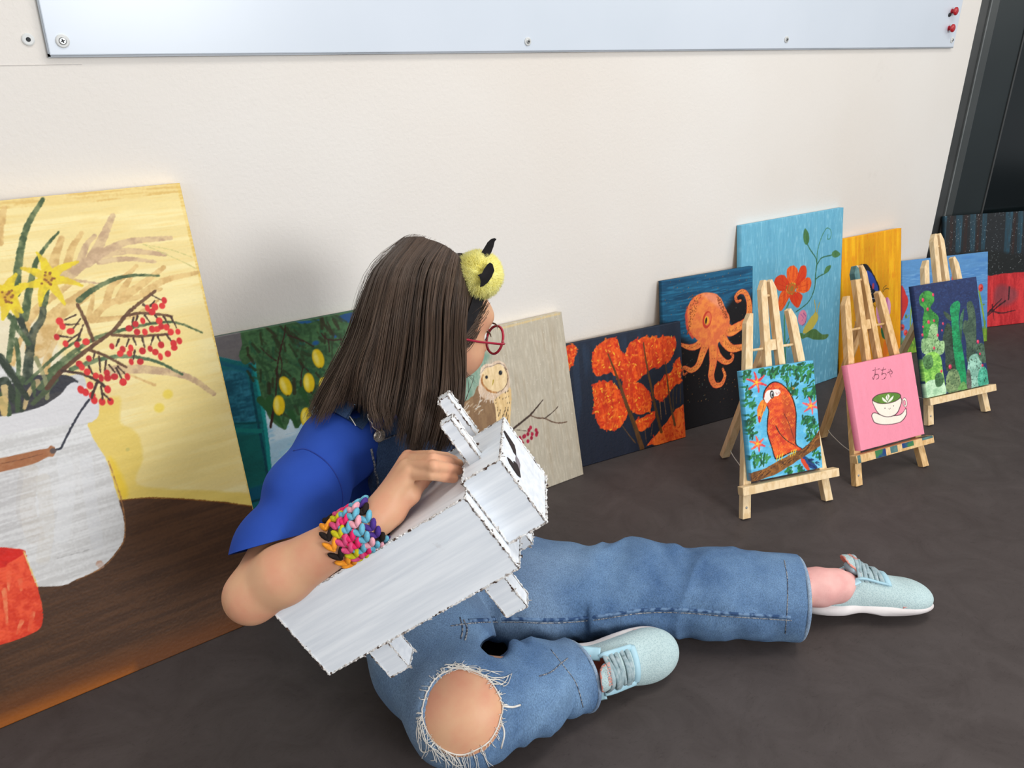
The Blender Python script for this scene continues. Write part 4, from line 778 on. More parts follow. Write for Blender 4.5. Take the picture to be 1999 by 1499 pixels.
for x, y, r in ((643, 272, 5), (706, 240, 4), (672, 330, 4.5), (678, 410, 5), (712, 402, 3.6), (644, 440, 3), (640, 490, 4), (735, 492, 4), (712, 572, 4), (768, 420, 3.6), (762, 462, 2.6), (812, 688, 6), (758, 716, 4), (985, 532, 5), (998, 608, 3.5), (1013, 680, 4)):
    A.dot(z((x, y))[0], r, (206, 46, 86), ry=r*1.1); A.dot(z((x-3, y-3))[0], r*.5, (236, 96, 110))
A.finish('small dark blue canvas of green cacti with pink flowers, on the farthest easel', EAS, edge=(24, 40, 70))

# ------------------------------------------------------------------ cardboard animal
_a = np.array([.688, -.46, .562]); _a /= np.linalg.norm(_a)
_c = np.array([.585, .809, -.054]); _c -= _a*(_a@_c); _c /= np.linalg.norm(_c)
_b = np.cross(_a, _c); _b = _b if _b[2] < 0 else -_b
BB = np.array([.41568, .70368, .496]); BL_, BH_, BD_ = .2976, .1162, .175
def cardboard_mat():
    m, nt, b = new_mat('white_painted_cardboard', .55, .3)
    tc = nd(nt, 'ShaderNodeTexCoord'); cb = nd(nt, 'ShaderNodeCombineXYZ')
    for i, (v, k) in enumerate(((_a, 9), (_b, 130), (_c, 90))):
        d = nd(nt, 'ShaderNodeVectorMath', operation='DOT_PRODUCT'); d.inputs[1].default_value = tuple(v*k); nt.links.new(tc.outputs['Object'], d.inputs[0]); nt.links.new(d.outputs['Value'], cb.inputs[i])
    n = nd(nt, 'ShaderNodeTexNoise', Scale=1.0, Detail=5); nt.links.new(cb.outputs[0], n.inputs['Vector'])
    r = nd(nt, 'ShaderNodeValToRGB'); r.color_ramp.elements[0].position = .25; r.color_ramp.elements[1].position = .7
    r.color_ramp.elements[0].color = L4((216, 222, 229)); r.color_ramp.elements[1].color = L4((238, 242, 246)); nt.links.new(n.outputs['Fac'], r.inputs[0])
    n3 = nd(nt, 'ShaderNodeTexNoise', Scale=16, Detail=5, Roughness=.7); nt.links.new(tc.outputs['Object'], n3.inputs['Vector'])
    r3 = nd(nt, 'ShaderNodeValToRGB'); r3.color_ramp.elements[0].position = .66; r3.color_ramp.elements[1].position = .80; r3.color_ramp.elements[0].color = (0, 0, 0, 1); r3.color_ramp.elements[1].color = (.4, .4, .4, 1); nt.links.new(n3.outputs['Fac'], r3.inputs[0])
    mx = nd(nt, 'ShaderNodeMixRGB'); mx.inputs[2].default_value = L4((160, 142, 132)); nt.links.new(r3.outputs[0], mx.inputs[0]); nt.links.new(r.outputs[0], mx.inputs[1]); nt.links.new(mx.outputs[0], b.inputs['Base Color'])
    bp = nd(nt, 'ShaderNodeBump', Strength=.25, Distance=.001); nt.links.new(n.outputs['Fac'], bp.inputs['Height']); nt.links.new(bp.outputs[0], b.inputs['Normal']); return m
M_CARD = cardboard_mat()
M_TORN = noise_mat('torn_corrugated_edge', (70, 50, 40), (214, 208, 202), 130, detail=6, lo=.40, hi=.55, rough=.8)
M_PASTE = noise_mat('thick_white_paint', (214, 214, 212), (236, 236, 234), 60, bump=.5, rough=.5)
M_BLACK = noise_mat('black_paint', (34, 30, 32), (44, 40, 42), 60, rough=.5); M_GREYP = noise_mat('grey_paint', (130, 124, 130), (146, 140, 146), 60)
def hull_edges(O, r):
    P = {(i, j, k): O+_a*r[0][i]+_b*r[1][j]+_c*r[2][k] for i in (0, 1) for j in (0, 1) for k in (0, 1)}
    E_ = []
    for k1_ in P:
        for ax in range(3):
            if k1_[ax] == 0: k2_ = list(k1_); k2_[ax] = 1; E_.append((P[k1_], P[tuple(k2_)]))
    return E_
crng = random.Random(5)
def torn(edges, parent, r=.0016):
    for mt, nm, rr, ph in ((M_TORN, 'torn_edge', r, 0), (M_PASTE, 'paint_ridge', r*.8, 1)):
        mb = MB()
        for P, Q in edges:
            n = max(6, int(np.linalg.norm(Q-P)/.0022)); pts = []; rad = []
            for i in range(n+1):
                o = np.array([crng.uniform(-1, 1) for _ in range(3)])*.0007+(np.array([.0007, -.0004, .0006]) if ph else 0)
                pts.append(P+(Q-P)*i/n+o); rad.append(rr*crng.choice([.3, .5, .6, .7, .9, 1.1]) if ph == 0 else rr*crng.choice([.2, .4, .8, .9, 1.3]))
            mb.add(*tube(pts, rad, 5))
            if ph == 0:
                for _ in range(max(1, n//18)):   # little torn tabs
                    c = P+(Q-P)*crng.random(); v = np.array([crng.uniform(-1, 1) for _ in range(3)])*.003
                    mb.add([c, c+v, c+v+_a*.003+_b*.002, c+_a*.004, c+_b*.0012, c+v+_b*.0012, c+v+_a*.003+_b*.003, c+_a*.004+_b*.0012], [(0, 3, 2, 1), (4, 5, 6, 7), (0, 1, 5, 4), (1, 2, 6, 5), (2, 3, 7, 6), (3, 0, 4, 7)])
        mb.build(nm, mt, parent)
animal = tag(empty('cardboard_animal', tuple(BB-_a*BL_/2+_b*BH_/2+_c*BD_/2)), 'white-painted cardboard four-legged animal with two upright ears, lying across the lap', 'cardboard figure')
def slab(name, r, parent, O=BB, edges=True, rr=.0016):
    o = MB().box(O, _a, _b, _c, *r).build(name, M_CARD, parent, bevel=.0012)
    if edges: torn(hull_edges(O, r), o, rr)
    return o
slab('body', ((-BL_, 0), (0, BH_), (0, BD_)), animal)
HO = BB+_a*.0*0+_c*.0192
hr = ((.0015, .057), (-.0115, .090), (0, .125))
head = slab('head', hr, animal, HO)
for c0_ in (.016, .078):
    pass
def on_head_top(px, py): P = at(px, py, P=HO+_b*hr[1][0], n=_b); return (P-HO)@_a, (P-HO)@_c
def ear(bp_, tp_, cw):
    a1, c0 = on_head_top(*bp_)
    # ear length from the tip pixel, in the plane through the near right corner
    P0 = HO+_a*a1+_b*hr[1][0]+_c*c0; best = min(np.arange(.04, .12, .001), key=lambda L: abs(CY-FPX*((P0-_b*L-CAM)@UP)/((P0-_b*L-CAM)@FWD)-tp_[1]))
    slab('ear', ((a1-.0165, a1), (hr[1][0]-best, hr[1][0]+.001), (c0, c0+cw)), animal, HO, rr=.0012)
ear((938, 895), (873.8, 819), .017); ear((930, 848), (882.5, 772), .017)
def leg_slab(px, py, w_, dep, c_, name='leg'):
    # bottom right near corner of the leg seen at a pixel, in the plane c = c_
    P = at(px, py, P=BB+_c*c_, n=_c); a1 = (P-BB)@_a; b1 = (P-BB)@_b
    slab(name, ((a1-w_, a1), (BH_+.0005, b1), (c_, c_+dep)), animal, rr=.0011)
leg_slab(1029, 1184, .031, .028, .020); leg_slab(798.8, 1302, .031, .036, .012)
slab('leg', ((-.045, -.014), (BH_+.0005, BH_+.05), (.135, .163)), animal, rr=.0011); slab('leg', ((-.285, -.254), (BH_+.0005, BH_+.05), (.13, .163)), animal, rr=.0011)
z = zz(860, 600, .25357)
def plate(P, mat, name, off=.0009):
    n = _a; O = HO+_a*hr[0][1]; pts = [at(x, y, P=O, n=n) for x, y in P]; mb = MB(); k = len(pts)
    mb.add([p+n*.0002 for p in pts]+[p+n*off for p in pts], [tuple(range(k))[::-1], tuple(range(k, 2*k))]+[(i, (i+1) % k, k+(i+1) % k, k+i) for i in range(k)])
    return mb.build(name, mat, head)
plate(z((473, 930), (500, 962), (540, 1022), (566, 1062), (576, 1100), (579, 1142), (560, 1116), (545, 1082), (524, 1040), (498, 990)), M_BLACK, 'painted_brow')
plate(z((510, 1155), (530, 1172), (565, 1212), (560, 1185), (585, 1208), (605, 1262), (613, 1312), (590, 1294), (560, 1250), (528, 1200)), M_BLACK, 'painted_eye', .0012)
plate(z((579, 1142), (600, 1178), (610, 1215), (606, 1258), (590, 1226), (578, 1195), (576, 1165)), M_GREYP, 'painted_eye_shade')
# ------------------------------------------------------------------ smooth solids: rounded limbs and ellipsoids blended on a grid, then meshed
def nrm(v): v = np.asarray(v, float); return v/np.linalg.norm(v)
class Solid:
    def __init__(s, vox): s.vox = vox; s.p = []
    def cone(s, a, b, ra, rb, k=.01, op='u', cap=None): s.p.append(('c', np.asarray(a, float), np.asarray(b, float), ra, rb, k, op)); return s
    def chain(s, P, R, k=.01, op='u'):
        for i in range(len(P)-1): s.cone(P[i], P[i+1], R[i], R[i+1], k, op)
        return s
    def ell(s, c, r, A=None, k=.01, op='u'): s.p.append(('e', np.asarray(c, float), np.asarray(r, float), np.eye(3) if A is None else np.asarray(A, float), None, k, op)); return s
    def cut(s, P, n, R=0): s.p.append(('h', np.asarray(P, float), nrm(n), R, 0, 0, 'cut')); return s     # removes the side n points to, within R if given
    def mesh(s, name, mats, smooth=True, disp=None):
        lo = np.full(3, 1e9); hi = -lo
        for q in s.p:
            if q[6] != 'u': continue
            if q[0] == 'c': lo = np.minimum(lo, np.minimum(q[1]-q[3], q[2]-q[4])); hi = np.maximum(hi, np.maximum(q[1]+q[3], q[2]+q[4]))
            else: R = np.sqrt(((q[3].T*q[2])**2).sum(1)); lo = np.minimum(lo, q[1]-R); hi = np.maximum(hi, q[1]+R)
        lo -= .006+s.vox*2; hi += .006+s.vox*2; n = np.ceil((hi-lo)/s.vox).astype(int)+1
        ax = [lo[i]+np.arange(n[i])*s.vox for i in range(3)]; D = np.full(n, .03, np.float32)
        for q in s.p:
            k = q[5]
            if q[0] == 'h':
                sl = tuple(slice(max(0, int((q[1][i]-q[3]-lo[i])/s.vox)), int((q[1][i]+q[3]-lo[i])/s.vox)+2) if q[3] else slice(None) for i in range(3))
                d = sum(((ax[i][sl[i]]-q[1][i])*q[2][i]).reshape([-1 if j == i else 1 for j in range(3)]) for i in range(3)); D[sl] = np.maximum(D[sl], d.astype(np.float32)); continue
            m = k+.012
            if q[0] == 'c': l = np.minimum(q[1]-q[3], q[2]-q[4])-m; h = np.maximum(q[1]+q[3], q[2]+q[4])+m
            else: R = np.sqrt(((q[3].T*q[2])**2).sum(1)); l = q[1]-R-m; h = q[1]+R+m
            i0 = np.clip(((l-lo)/s.vox).astype(int), 0, n); i1 = np.clip(((h-lo)/s.vox).astype(int)+2, 0, n)
            if (i1 <= i0).any(): continue
            sl = tuple(slice(i0[i], i1[i]) for i in range(3))
            G = [ax[i][sl[i]].reshape([-1 if j == i else 1 for j in range(3)]).astype(np.float32) for i in range(3)]
            if q[0] == 'c':
                ab = q[2]-q[1]; L = ab@ab+1e-12; r = [G[i]-q[1][i] for i in range(3)]
                t = np.clip((r[0]*ab[0]+r[1]*ab[1]+r[2]*ab[2])/L, 0, 1)
                d = np.sqrt((r[0]-t*ab[0])**2+(r[1]-t*ab[1])**2+(r[2]-t*ab[2])**2)-(q[3]+t*(q[4]-q[3]))
            else:
                r = [G[i]-q[1][i] for i in range(3)]; u = [(r[0]*q[3][j][0]+r[1]*q[3][j][1]+r[2]*q[3][j][2]) for j in range(3)]
                k0 = np.sqrt(sum((u[j]/q[2][j])**2 for j in range(3))); k1 = np.sqrt(sum((u[j]/q[2][j]**2)**2 for j in range(3)))+1e-9
                d = k0*(k0-1)/k1
            d = d.astype(np.float32); E = D[sl]
            if q[6] == 'u':
                if k > 0: hh = np.clip(.5+.5*(E-d)/k, 0, 1); D[sl] = E*(1-hh)+d*hh-k*hh*(1-hh)
                else: D[sl] = np.minimum(E, d)
            else:
                if k > 0: hh = np.clip(.5-.5*(E+d)/k, 0, 1); D[sl] = E*(1-hh)-d*hh+k*hh*(1-hh)
                else: D[sl] = np.maximum(E, -d)
        return nets(D, lo, s.vox, name, mats, smooth, disp)
def nets(D, lo, vox, name, mats, smooth=True, disp=None):
    S = D < 0; n = D.shape
    cnt = np.zeros([m-1 for m in n], np.int8); cs = [(i, j, k) for i in (0, 1) for j in (0, 1) for k in (0, 1)]
    def sub(A, c): return A[c[0]:n[0]-1+c[0], c[1]:n[1]-1+c[1], c[2]:n[2]-1+c[2]]
    for c in cs: cnt += sub(S, c)
    idx = np.argwhere((cnt > 0) & (cnt < 8)); vid = np.full(cnt.shape, -1, np.int32); vid[tuple(idx.T)] = np.arange(len(idx))
    pos = np.zeros((len(idx), 3)); w = np.zeros(len(idx))
    for c in cs:
        for ax in range(3):
            if c[ax]: continue
            c2 = list(c); c2[ax] = 1
            a = D[tuple((idx+c).T)]; b = D[tuple((idx+c2).T)]; m = (a < 0) != (b < 0); t = np.where(m, a/(a-b+1e-12), 0)
            p = np.tile(np.array(c, float), (len(idx), 1)); p[:, ax] = t; pos += p*m[:, None]; w += m
    V = (idx+pos/w[:, None])*vox+lo; F = []
    for ax in range(3):
        sl0 = [slice(None)]*3; sl1 = [slice(None)]*3; sl0[ax] = slice(0, -1); sl1[ax] = slice(1, None)
        a = S[tuple(sl0)]; b = S[tuple(sl1)]; e = np.argwhere(a != b); o1, o2 = [(1, 2), (2, 0), (0, 1)][ax]
        e = e[(e[:, o1] > 0) & (e[:, o2] > 0) & (e[:, o1] < n[o1]-1) & (e[:, o2] < n[o2]-1)]
        def g(d1, d2): q = e.copy(); q[:, o1] -= d1; q[:, o2] -= d2; return vid[tuple(q.T)]
        f = np.stack([g(1, 1), g(0, 1), g(0, 0), g(1, 0)], 1); sgn = a[tuple(e.T)]; f[~sgn] = f[~sgn][:, ::-1]; F.append(f)
    F = np.vstack(F); F = F[(F >= 0).all(1)]
    if disp is not None:
        N = np.zeros_like(V); fn = np.cross(V[F[:, 2]]-V[F[:, 0]], V[F[:, 3]]-V[F[:, 1]]); 
        for j in range(4): np.add.at(N, F[:, j], fn)
        N /= np.linalg.norm(N, axis=1)[:, None]+1e-12; V = V+N*disp(V)[:, None]
    me = mesh_np(name, V, F, mats, smooth); me['nv'] = len(V); return me
class Noise3:
    def __init__(s, seed): s.g = np.random.default_rng(seed).random((32, 32, 32))
    def __call__(s, P):
        i = np.floor(P).astype(int); f = P-i; f = f*f*(3-2*f); r = 0
        for c in ((0, 0, 0), (0, 0, 1), (0, 1, 0), (0, 1, 1), (1, 0, 0), (1, 0, 1), (1, 1, 0), (1, 1, 1)):
            w = np.prod(np.where(np.array(c), f, 1-f), axis=1); j = (i+c) % 32; r = r+w*s.g[j[:, 0], j[:, 1], j[:, 2]]
        return r*2-1
NZ = Noise3(4)
def bvh_of(me): 
    me.calc_loop_triangles()
    V = np.empty(len(me.vertices)*3, np.float32); me.vertices.foreach_get('co', V); T = np.empty(len(me.loop_triangles)*3, np.int32); me.loop_triangles.foreach_get('vertices', T)
    return BVHTree.FromPolygons([tuple(v) for v in V.reshape(-1, 3).tolist()], [tuple(t) for t in T.reshape(-1, 3).tolist()])
def hit(bv, px, py, lift=.001, last=None):
    d = Vector(ray(px, py)).normalized()
    P, N, i, t = bv.ray_cast(Vector(CAM), d)
    if P is None:
        if last is None: return None
        return CAM+ray(px, py)*((np.asarray(last)-CAM)@FWD)
    if N.dot(d) > 0: N = -N
    return np.array(P+N*lift)

# ------------------------------------------------------------------ the seated person
NB = -_b                                                     # up, off the top of the cardboard body
def onbox(px, py, off): return at(px, py, P=BB, n=NB, off=off)
HC = at(846, 618, Y=1.0)
hp = math.radians(20); HX = np.array([math.cos(hp), 0, -math.sin(hp)]); HY = np.array([0, 1.0, 0]); HZ = np.cross(HX, HY); HA = np.array([HX, HY, HZ])
def hl(x, y, z): return HC+HX*x+HY*y+HZ*z
shR = np.array([.370, .985, .452]); shL = np.array([.588, 1.072, .368]); neck = np.array([.525, 1.02, .478]); pel = np.array([.555, 1.06, .115])
elR = onbox(492, 1163, .030); wrR = onbox(706, 1030, .030)
hipR = np.array([.478, 1.02, .108]); hipL = np.array([.625, 1.07, .10])
knR = at(905, 1382, Z=.102); cuR = at(1118, 1322, Z=.058)
knL = at(1240, 1152, Z=.080); miL = at(1010, 1160, Z=.088); cuL = at(1550, 1167, Z=.0755)
skin_mat, nt, b = new_mat('skin', .5, .35)
tc = nd(nt, 'ShaderNodeTexCoord'); n = nd(nt, 'ShaderNodeTexNoise', Scale=22, Detail=4); nt.links.new(tc.outputs['Object'], n.inputs['Vector'])
r = nd(nt, 'ShaderNodeValToRGB'); r.color_ramp.elements[0].position = .35; r.color_ramp.elements[1].position = .68; r.color_ramp.elements[0].color = L4((214, 166, 130)); r.color_ramp.elements[1].color = L4((210, 148, 118))
nt.links.new(n.outputs['Fac'], r.inputs[0]); nt.links.new(r.outputs[0], b.inputs['Base Color']); b.inputs['Subsurface Weight'].default_value = .12; b.inputs['Subsurface Radius'].default_value = (.010, .004, .002); b.inputs['Subsurface Scale'].default_value = 1.0
n2 = nd(nt, 'ShaderNodeTexNoise', Scale=700, Detail=2); nt.links.new(tc.outputs['Object'], n2.inputs['Vector']); bp = nd(nt, 'ShaderNodeBump', Strength=.12, Distance=.0004); nt.links.new(n2.outputs['Fac'], bp.inputs['Height']); nt.links.new(bp.outputs[0], b.inputs['Normal'])
S = Solid(.0026)
S.ell(hl(-.012, 0, .018), (.088, .071, .076), HA, .02).ell(hl(.026, 0, -.030), (.058, .057, .072), HA, .03).ell(hl(.052, 0, -.086), (.026, .026, .020), HA, .03)
for sg in (-1, 1): S.ell(hl(.048, sg*.034, -.042), (.030, .027, .030), HA, .02); S.ell(hl(.086, sg*.031, -.010), (.012, .014, .009), HA, .008, 's'); S.ell(hl(-.028, sg*.071, -.012), (.018, .007, .028), HA, .006)
S.ell(hl(.068, 0, .020), (.020, .045, .020), HA, .02).cone(hl(.080, 0, -.006), hl(.101, 0, -.034), .006, .0095, .010).ell(hl(.084, 0, -.060), (.010, .021, .009), HA, .010)
S.cone(hl(-.018, 0, -.06), neck, .041, .046, .02)
tu = nrm(neck-pel); ts = nrm((shL-shR)-tu*((shL-shR)@tu)); tf = np.cross(ts, tu); tf = tf if tf[1] < 0 else -tf; TA = np.array([ts, tf, tu])
cm = (shR+shL)/2*.55+pel*.45
S.ell(cm-tf*.0, (.105, .070, .15), TA, .03).ell(pel, (.11, .08, .08), TA, .03).cone(shR, shL, .035, .035, .02)
S.chain([shR, elR+(shR-elR)*.5, elR], [.038, .036, .033], .012); S.chain([elR, elR+(wrR-elR)*.3+NB*.002, wrR+(elR-wrR)*.15, wrR], [.034, .0365, .027, .024], .012)
# right hand: heel, palm, four fingers and thumb
heel = onbox(760, 995, .024); S.cone(wrR, heel, .023, .022, .012)
KN = [onbox(797, 893, .046), onbox(793, 899, .052), onbox(793, 911, .052), onbox(799, 925, .047)]
PI_ = [onbox(842, 890, .040), onbox(845, 896, .047), onbox(846, 910, .044), onbox(842, 926, .037)]
DI = [onbox(870, 893, .022), onbox(874, 900, .027), onbox(874, 914, .025), onbox(868, 930, .020)]
TI = [onbox(886, 897, .010), onbox(896, 905, .010), onbox(895, 918, .009), onbox(886, 934, .008)]
for i in range(4):
    S.cone(heel*(.75-.1*i)+wrR*(.25+.1*i), KN[i], .0175, .0105, .010)
for i in range(4): S.chain([KN[i], PI_[i], DI[i], TI[i]], [.0090-.0007*(i == 3), .0078-.0006*(i == 3), .0072, .0060], .0012)
S.chain([heel, onbox(800, 965, .024), onbox(822, 940, .016), onbox(842, 925, .010)], [.019, .0125, .0095, .008], .006)
# left arm, kept behind the cardboard animal
elL = np.array([.655, .995, .215]); haL = BB-_a*.115+_b*.060+_c*(BD_+.030); S.chain([shL, elL, haL], [.036, .032, .023], .012)
pd = nrm(haL-elL); 
for i in range(4):
    o = _b*(.017*(i-1.5)); S.chain([haL+o*.6, haL-_a*.040+o, haL-_a*.065+o-_c*.006, haL-_a*.085+o-_c*.016], [.016, .0098, .0085, .007], .003)
S.chain([haL, haL-_b*.035-_a*.012, haL-_b*.052-_a*.03-_c*.008], [.016, .011, .008], .005)
# legs
S.chain([hipR, knR+(hipR-knR)*.35, knR+nrm(CAM-knR)*.005, knR+(cuR-knR)*.55, cuR], [.05, .034, .0775, .048, .030], .02); S.chain([hipL, miL, knL, cuL], [.07, .06, .05, .032], .02)
PERSON = tag(empty('person', (float(pel[0]), float(pel[1]), 0.0)), 'person in blue t-shirt and ripped denim overalls sitting on the floor, holding a cardboard animal', 'person')
me_skin = S.mesh('body', skin_mat); child('body', me_skin, PERSON); BV_SKIN = bvh_of(me_skin)
# face details
M_EYE = noise_mat('eye_white', (225, 220, 214), (236, 232, 228), 20, rough=.2); M_IRIS = noise_mat('dark_iris', (40, 28, 20), (60, 44, 30), 60, rough=.15); M_LIP = noise_mat('lips', (190, 96, 90), (200, 110, 100), 60, rough=.45); M_BROW = noise_mat('brow_hair', (84, 62, 48), (100, 76, 60), 200)
for sg in (-1, 1):
    e = MB().add(*ellipsoid(hl(.0690, sg*.030, -.010), [HX*.0110, HY*.0110, HZ*.0110])).build('eye', M_EYE, PERSON, smooth=True)
    MB().add(*ellipsoid(hl(.0772, sg*.0325, -.011), [HX*.0034, HY*.0052, HZ*.0052])).build('iris', M_IRIS, e, smooth=True)
    lid = [hl(.0835-.003*abs(t), sg*(.031+t*.013), -.0025-.004*t*t) for t in np.linspace(-1, 1, 7)]
    MB().add(*tube(lid, [.0006, .0011, .0014, .0015, .0014, .0011, .0006], 6)).build('eyelash', M_BROW, PERSON, smooth=True)
    br = [hl(.0905-.007*abs(t)**2, sg*(.031+t*.018), .012-.004*t*t) for t in np.linspace(-1, 1, 9)]
    MB().add(*tube(br, [.0004, .0008, .0011, .0013, .0013, .0011, .0008, .0005, .0003], 6)).build('eyebrow', M_BROW, PERSON, smooth=True)
MB().add(*ellipsoid(hl(.0895, 0, -.0575), [HX*.005, HY*.018, HZ*.0030])).add(*ellipsoid(hl(.0890, 0, -.0635), [HX*.005, HY*.016, HZ*.0038])).build('lips', M_LIP, PERSON, smooth=True)

# ---- clothes
def cloth_mat(name, c1, c2, scale, weave=900, bump=.2, **k): return noise_mat(name, c1, c2, scale, detail=6, rough=.85, spec=.12, bump=bump, bscale=weave, bdist=.0006, **k)
M_TEE = cloth_mat('blue_jersey', (36, 66, 150), (48, 82, 172), 6)
def denim(name, lo_, hi_, fade):
    m, nt, b = new_mat(name, .85, .12); tc = nd(nt, 'ShaderNodeTexCoord')
    n = nd(nt, 'ShaderNodeTexNoise', Scale=7, Detail=6, Roughness=.65); nt.links.new(tc.outputs['Object'], n.inputs['Vector'])
    r = nd(nt, 'ShaderNodeValToRGB'); r.color_ramp.elements[0].position = .3; r.color_ramp.elements[1].position = .68; r.color_ramp.elements[0].color = L4(lo_); r.color_ramp.elements[1].color = L4(hi_); nt.links.new(n.outputs['Fac'], r.inputs[0])
    f = nd(nt, 'ShaderNodeTexNoise', Scale=3.2, Detail=2); nt.links.new(tc.outputs['Object'], f.inputs['Vector'])
    fr = nd(nt, 'ShaderNodeValToRGB'); fr.color_ramp.elements[0].position = .5; fr.color_ramp.elements[1].position = .75; fr.color_ramp.elements[1].color = (.55, .55, .55, 1); nt.links.new(f.outputs['Fac'], fr.inputs[0])
    mx = nd(nt, 'ShaderNodeMixRGB'); mx.inputs[2].default_value = L4(fade); nt.links.new(fr.outputs[0], mx.inputs[0]); nt.links.new(r.outputs[0], mx.inputs[1])
    mp = nd(nt, 'ShaderNodeMapping'); mp.inputs['Scale'].default_value = (420, 420, 160); mp.inputs['Rotation'].default_value = (.5, .4, .6); nt.links.new(tc.outputs['Object'], mp.inputs[0])
    w = nd(nt, 'ShaderNodeTexNoise', Scale=1.6, Detail=2); nt.links.new(mp.outputs[0], w.inputs['Vector'])
    mr = nd(nt, 'ShaderNodeMapRange'); mr.inputs[1].default_value = .3; mr.inputs[2].default_value = .7; mr.inputs[3].default_value = .72; mr.inputs[4].default_value = 1.25; nt.links.new(w.outputs['Fac'], mr.inputs[0])
    vm = nd(nt, 'ShaderNodeVectorMath', operation='MULTIPLY'); nt.links.new(mx.outputs[0], vm.inputs[0]); nt.links.new(mr.outputs[0], vm.inputs[1]); nt.links.new(vm.outputs[0], b.inputs['Base Color'])
    bp = nd(nt, 'ShaderNodeBump', Strength=.25, Distance=.0005); nt.links.new(w.outputs['Fac'], bp.inputs['Height']); nt.links.new(bp.outputs[0], b.inputs['Normal']); return m
M_DENIM = denim('washed_denim', (66, 94, 132), (112, 142, 174), (136, 154, 170)); M_DENIM_D = denim('dark_denim', (50, 70, 102), (72, 94, 128), (90, 110, 136))
M_THREAD = noise_mat('white_thread', (206, 200, 190), (228, 224, 216), 80, rough=.8); M_STITCH = noise_mat('seam_stitch', (60, 74, 96), (150, 150, 150), 300, lo=.45, hi=.55)
def folds(V, amp=.0035, st=(14, 14, 22), sd=0.0):
    q = V*np.array(st)+sd; w = NZ(q*.5)*1.2
    return amp*(NZ(q+np.stack([w, -w, w], 1))+.5*NZ(q*2.1+7))
# t-shirt
T = Solid(.003)
chest = (shR+shL)/2-tu*.10
def torso(S_, e):
    S_.ell(chest+tf*.005, (.122+e, .084+e, .130+e), TA, .03).ell((chest+pel)/2, (.124+e, .090+e, .15+e), TA, .03).ell(pel+tu*.03, (.12+e, .09+e, .09+e), TA, .03)
    S_.cone(shR+(shL-shR)*.06, neck-tu*.035, .052+e, .048+e, .03).cone(shL-(shL-shR)*.1, neck-tu*.035, .048+e, .048+e, .03)
torso(T, 0)
ad = elR-shR; slE = shR+ad*.72
T.chain([shR, shR+ad*.38+NB*.004, slE+NB*.004, slE+ad*.3], [.053, .055, .050, .043], .025)
hd_ = nrm(RIGHT*185+UP*52); hn = np.cross(hd_, FWD); hn = hn if hn@UP < 0 else -hn
hn = nrm(hn+FWD*-.15)
adL = elL-shL; T.chain([shL, shL+adL*.35, shL+adL*.62], [.045, .048, .050], .02)
T.cone(shL+adL*.50, shL+adL*.95, .040, .046, .004, 's')
T.cone(shR+ad*.58, slE+ad*.5, .040, .043, .006, 's')
T.cone(neck-tu*.03, neck+tu*.05, .044, .07, .004, 's')
me_tee = T.mesh('t_shirt', M_TEE, disp=lambda V: folds(V, .0034, (8, 8, 7))-.0045*np.exp(-(NZ(V*np.array([9, 7, 6])+2.3)/.17)**2)*np.clip(((V-chest)@(-ts)-.02)/.05, 0, 1)); bm = bmesh.new(); bm.from_mesh(me_tee); bmesh.ops.bisect_plane(bm, geom=list(bm.verts)+list(bm.edges)+list(bm.faces), plane_co=Vector(at(560, 1054, P=shR+ad*.6, n=-FWD)), plane_no=Vector(hn), clear_outer=True, clear_inner=False); bm.to_mesh(me_tee); bm.free()
tee = child('t_shirt', me_tee, PERSON); BV_TEE = bvh_of(me_tee)
# overalls: legs and seat
J = Solid(.0042)
J.ell(pel+Z3*.0, (.150, .118, .115), TA, .03).ell(pel+tu*.09, (.138, .104, .09), TA, .03)
J.chain([hipR+(pel-hipR)*.2+Z3*.004, knR+(hipR-knR)*.45, knR], [.102, .094, .083], .03); J.chain([knR, knR+(cuR-knR)*.5+Z3*.004, cuR], [.083, .066, .0585], .02)
J.chain([hipL, miL, knL, knL+(cuL-knL)*.5, cuL], [.098, .090, .078, .0735, .0745], .03)
gd_ = nrm(cuR-knR); gl = nrm(cuL-knL)
# folds gathered at the bent knee and along the straight leg
for a_, b_, r_ in (((1003, 1277), (985, 1375), .017), ((1020, 1280), (1040, 1300), .014), ((1060, 1285), (1120, 1300), .012)): J.cone(at(*a_, Z=.146 if r_ > .015 else .120), at(*b_, Z=.140 if r_ > .015 else .10), r_, r_*.8, .010)
for a_, b_, za, zb, r_ in (((1195, 1092), (1245, 1135), .140, .128, .014), ((1262, 1082), (1300, 1130), .142, .125, .014), ((1318, 1082), (1335, 1112), .145, .130, .012), ((1150, 1100), (1190, 1150), .145, .125, .014)): J.cone(at(*a_, Z=za), at(*b_, Z=zb), r_, r_*.5, .016)
for a_, b_, za, zb, r_ in (((945, 1285), (975, 1268), .15, .12, .012),): J.cone(at(*a_, Z=za), at(*b_, Z=zb), r_, r_*.7, .010, 's')
J.cut(cuR+gd_*.012, nrm(gd_+Z3*.15), .070)
J.cone(cuR-gd_*.03, cuR+gd_*.06, .050, .056, .003, 's')
J.cone(cuL-gl*.03, cuL+gl*.10, .066, .069, .003, 's')
kc = at(903, 1390, P=knR, n=-FWD); kd = nrm(CAM-kc)
J.ell(kc+kd*.080, (.054, .058, .045), np.array([nrm(np.cross(kd, Z3)), nrm(Z3-kd*(Z3@kd)), kd]), .006, 's')
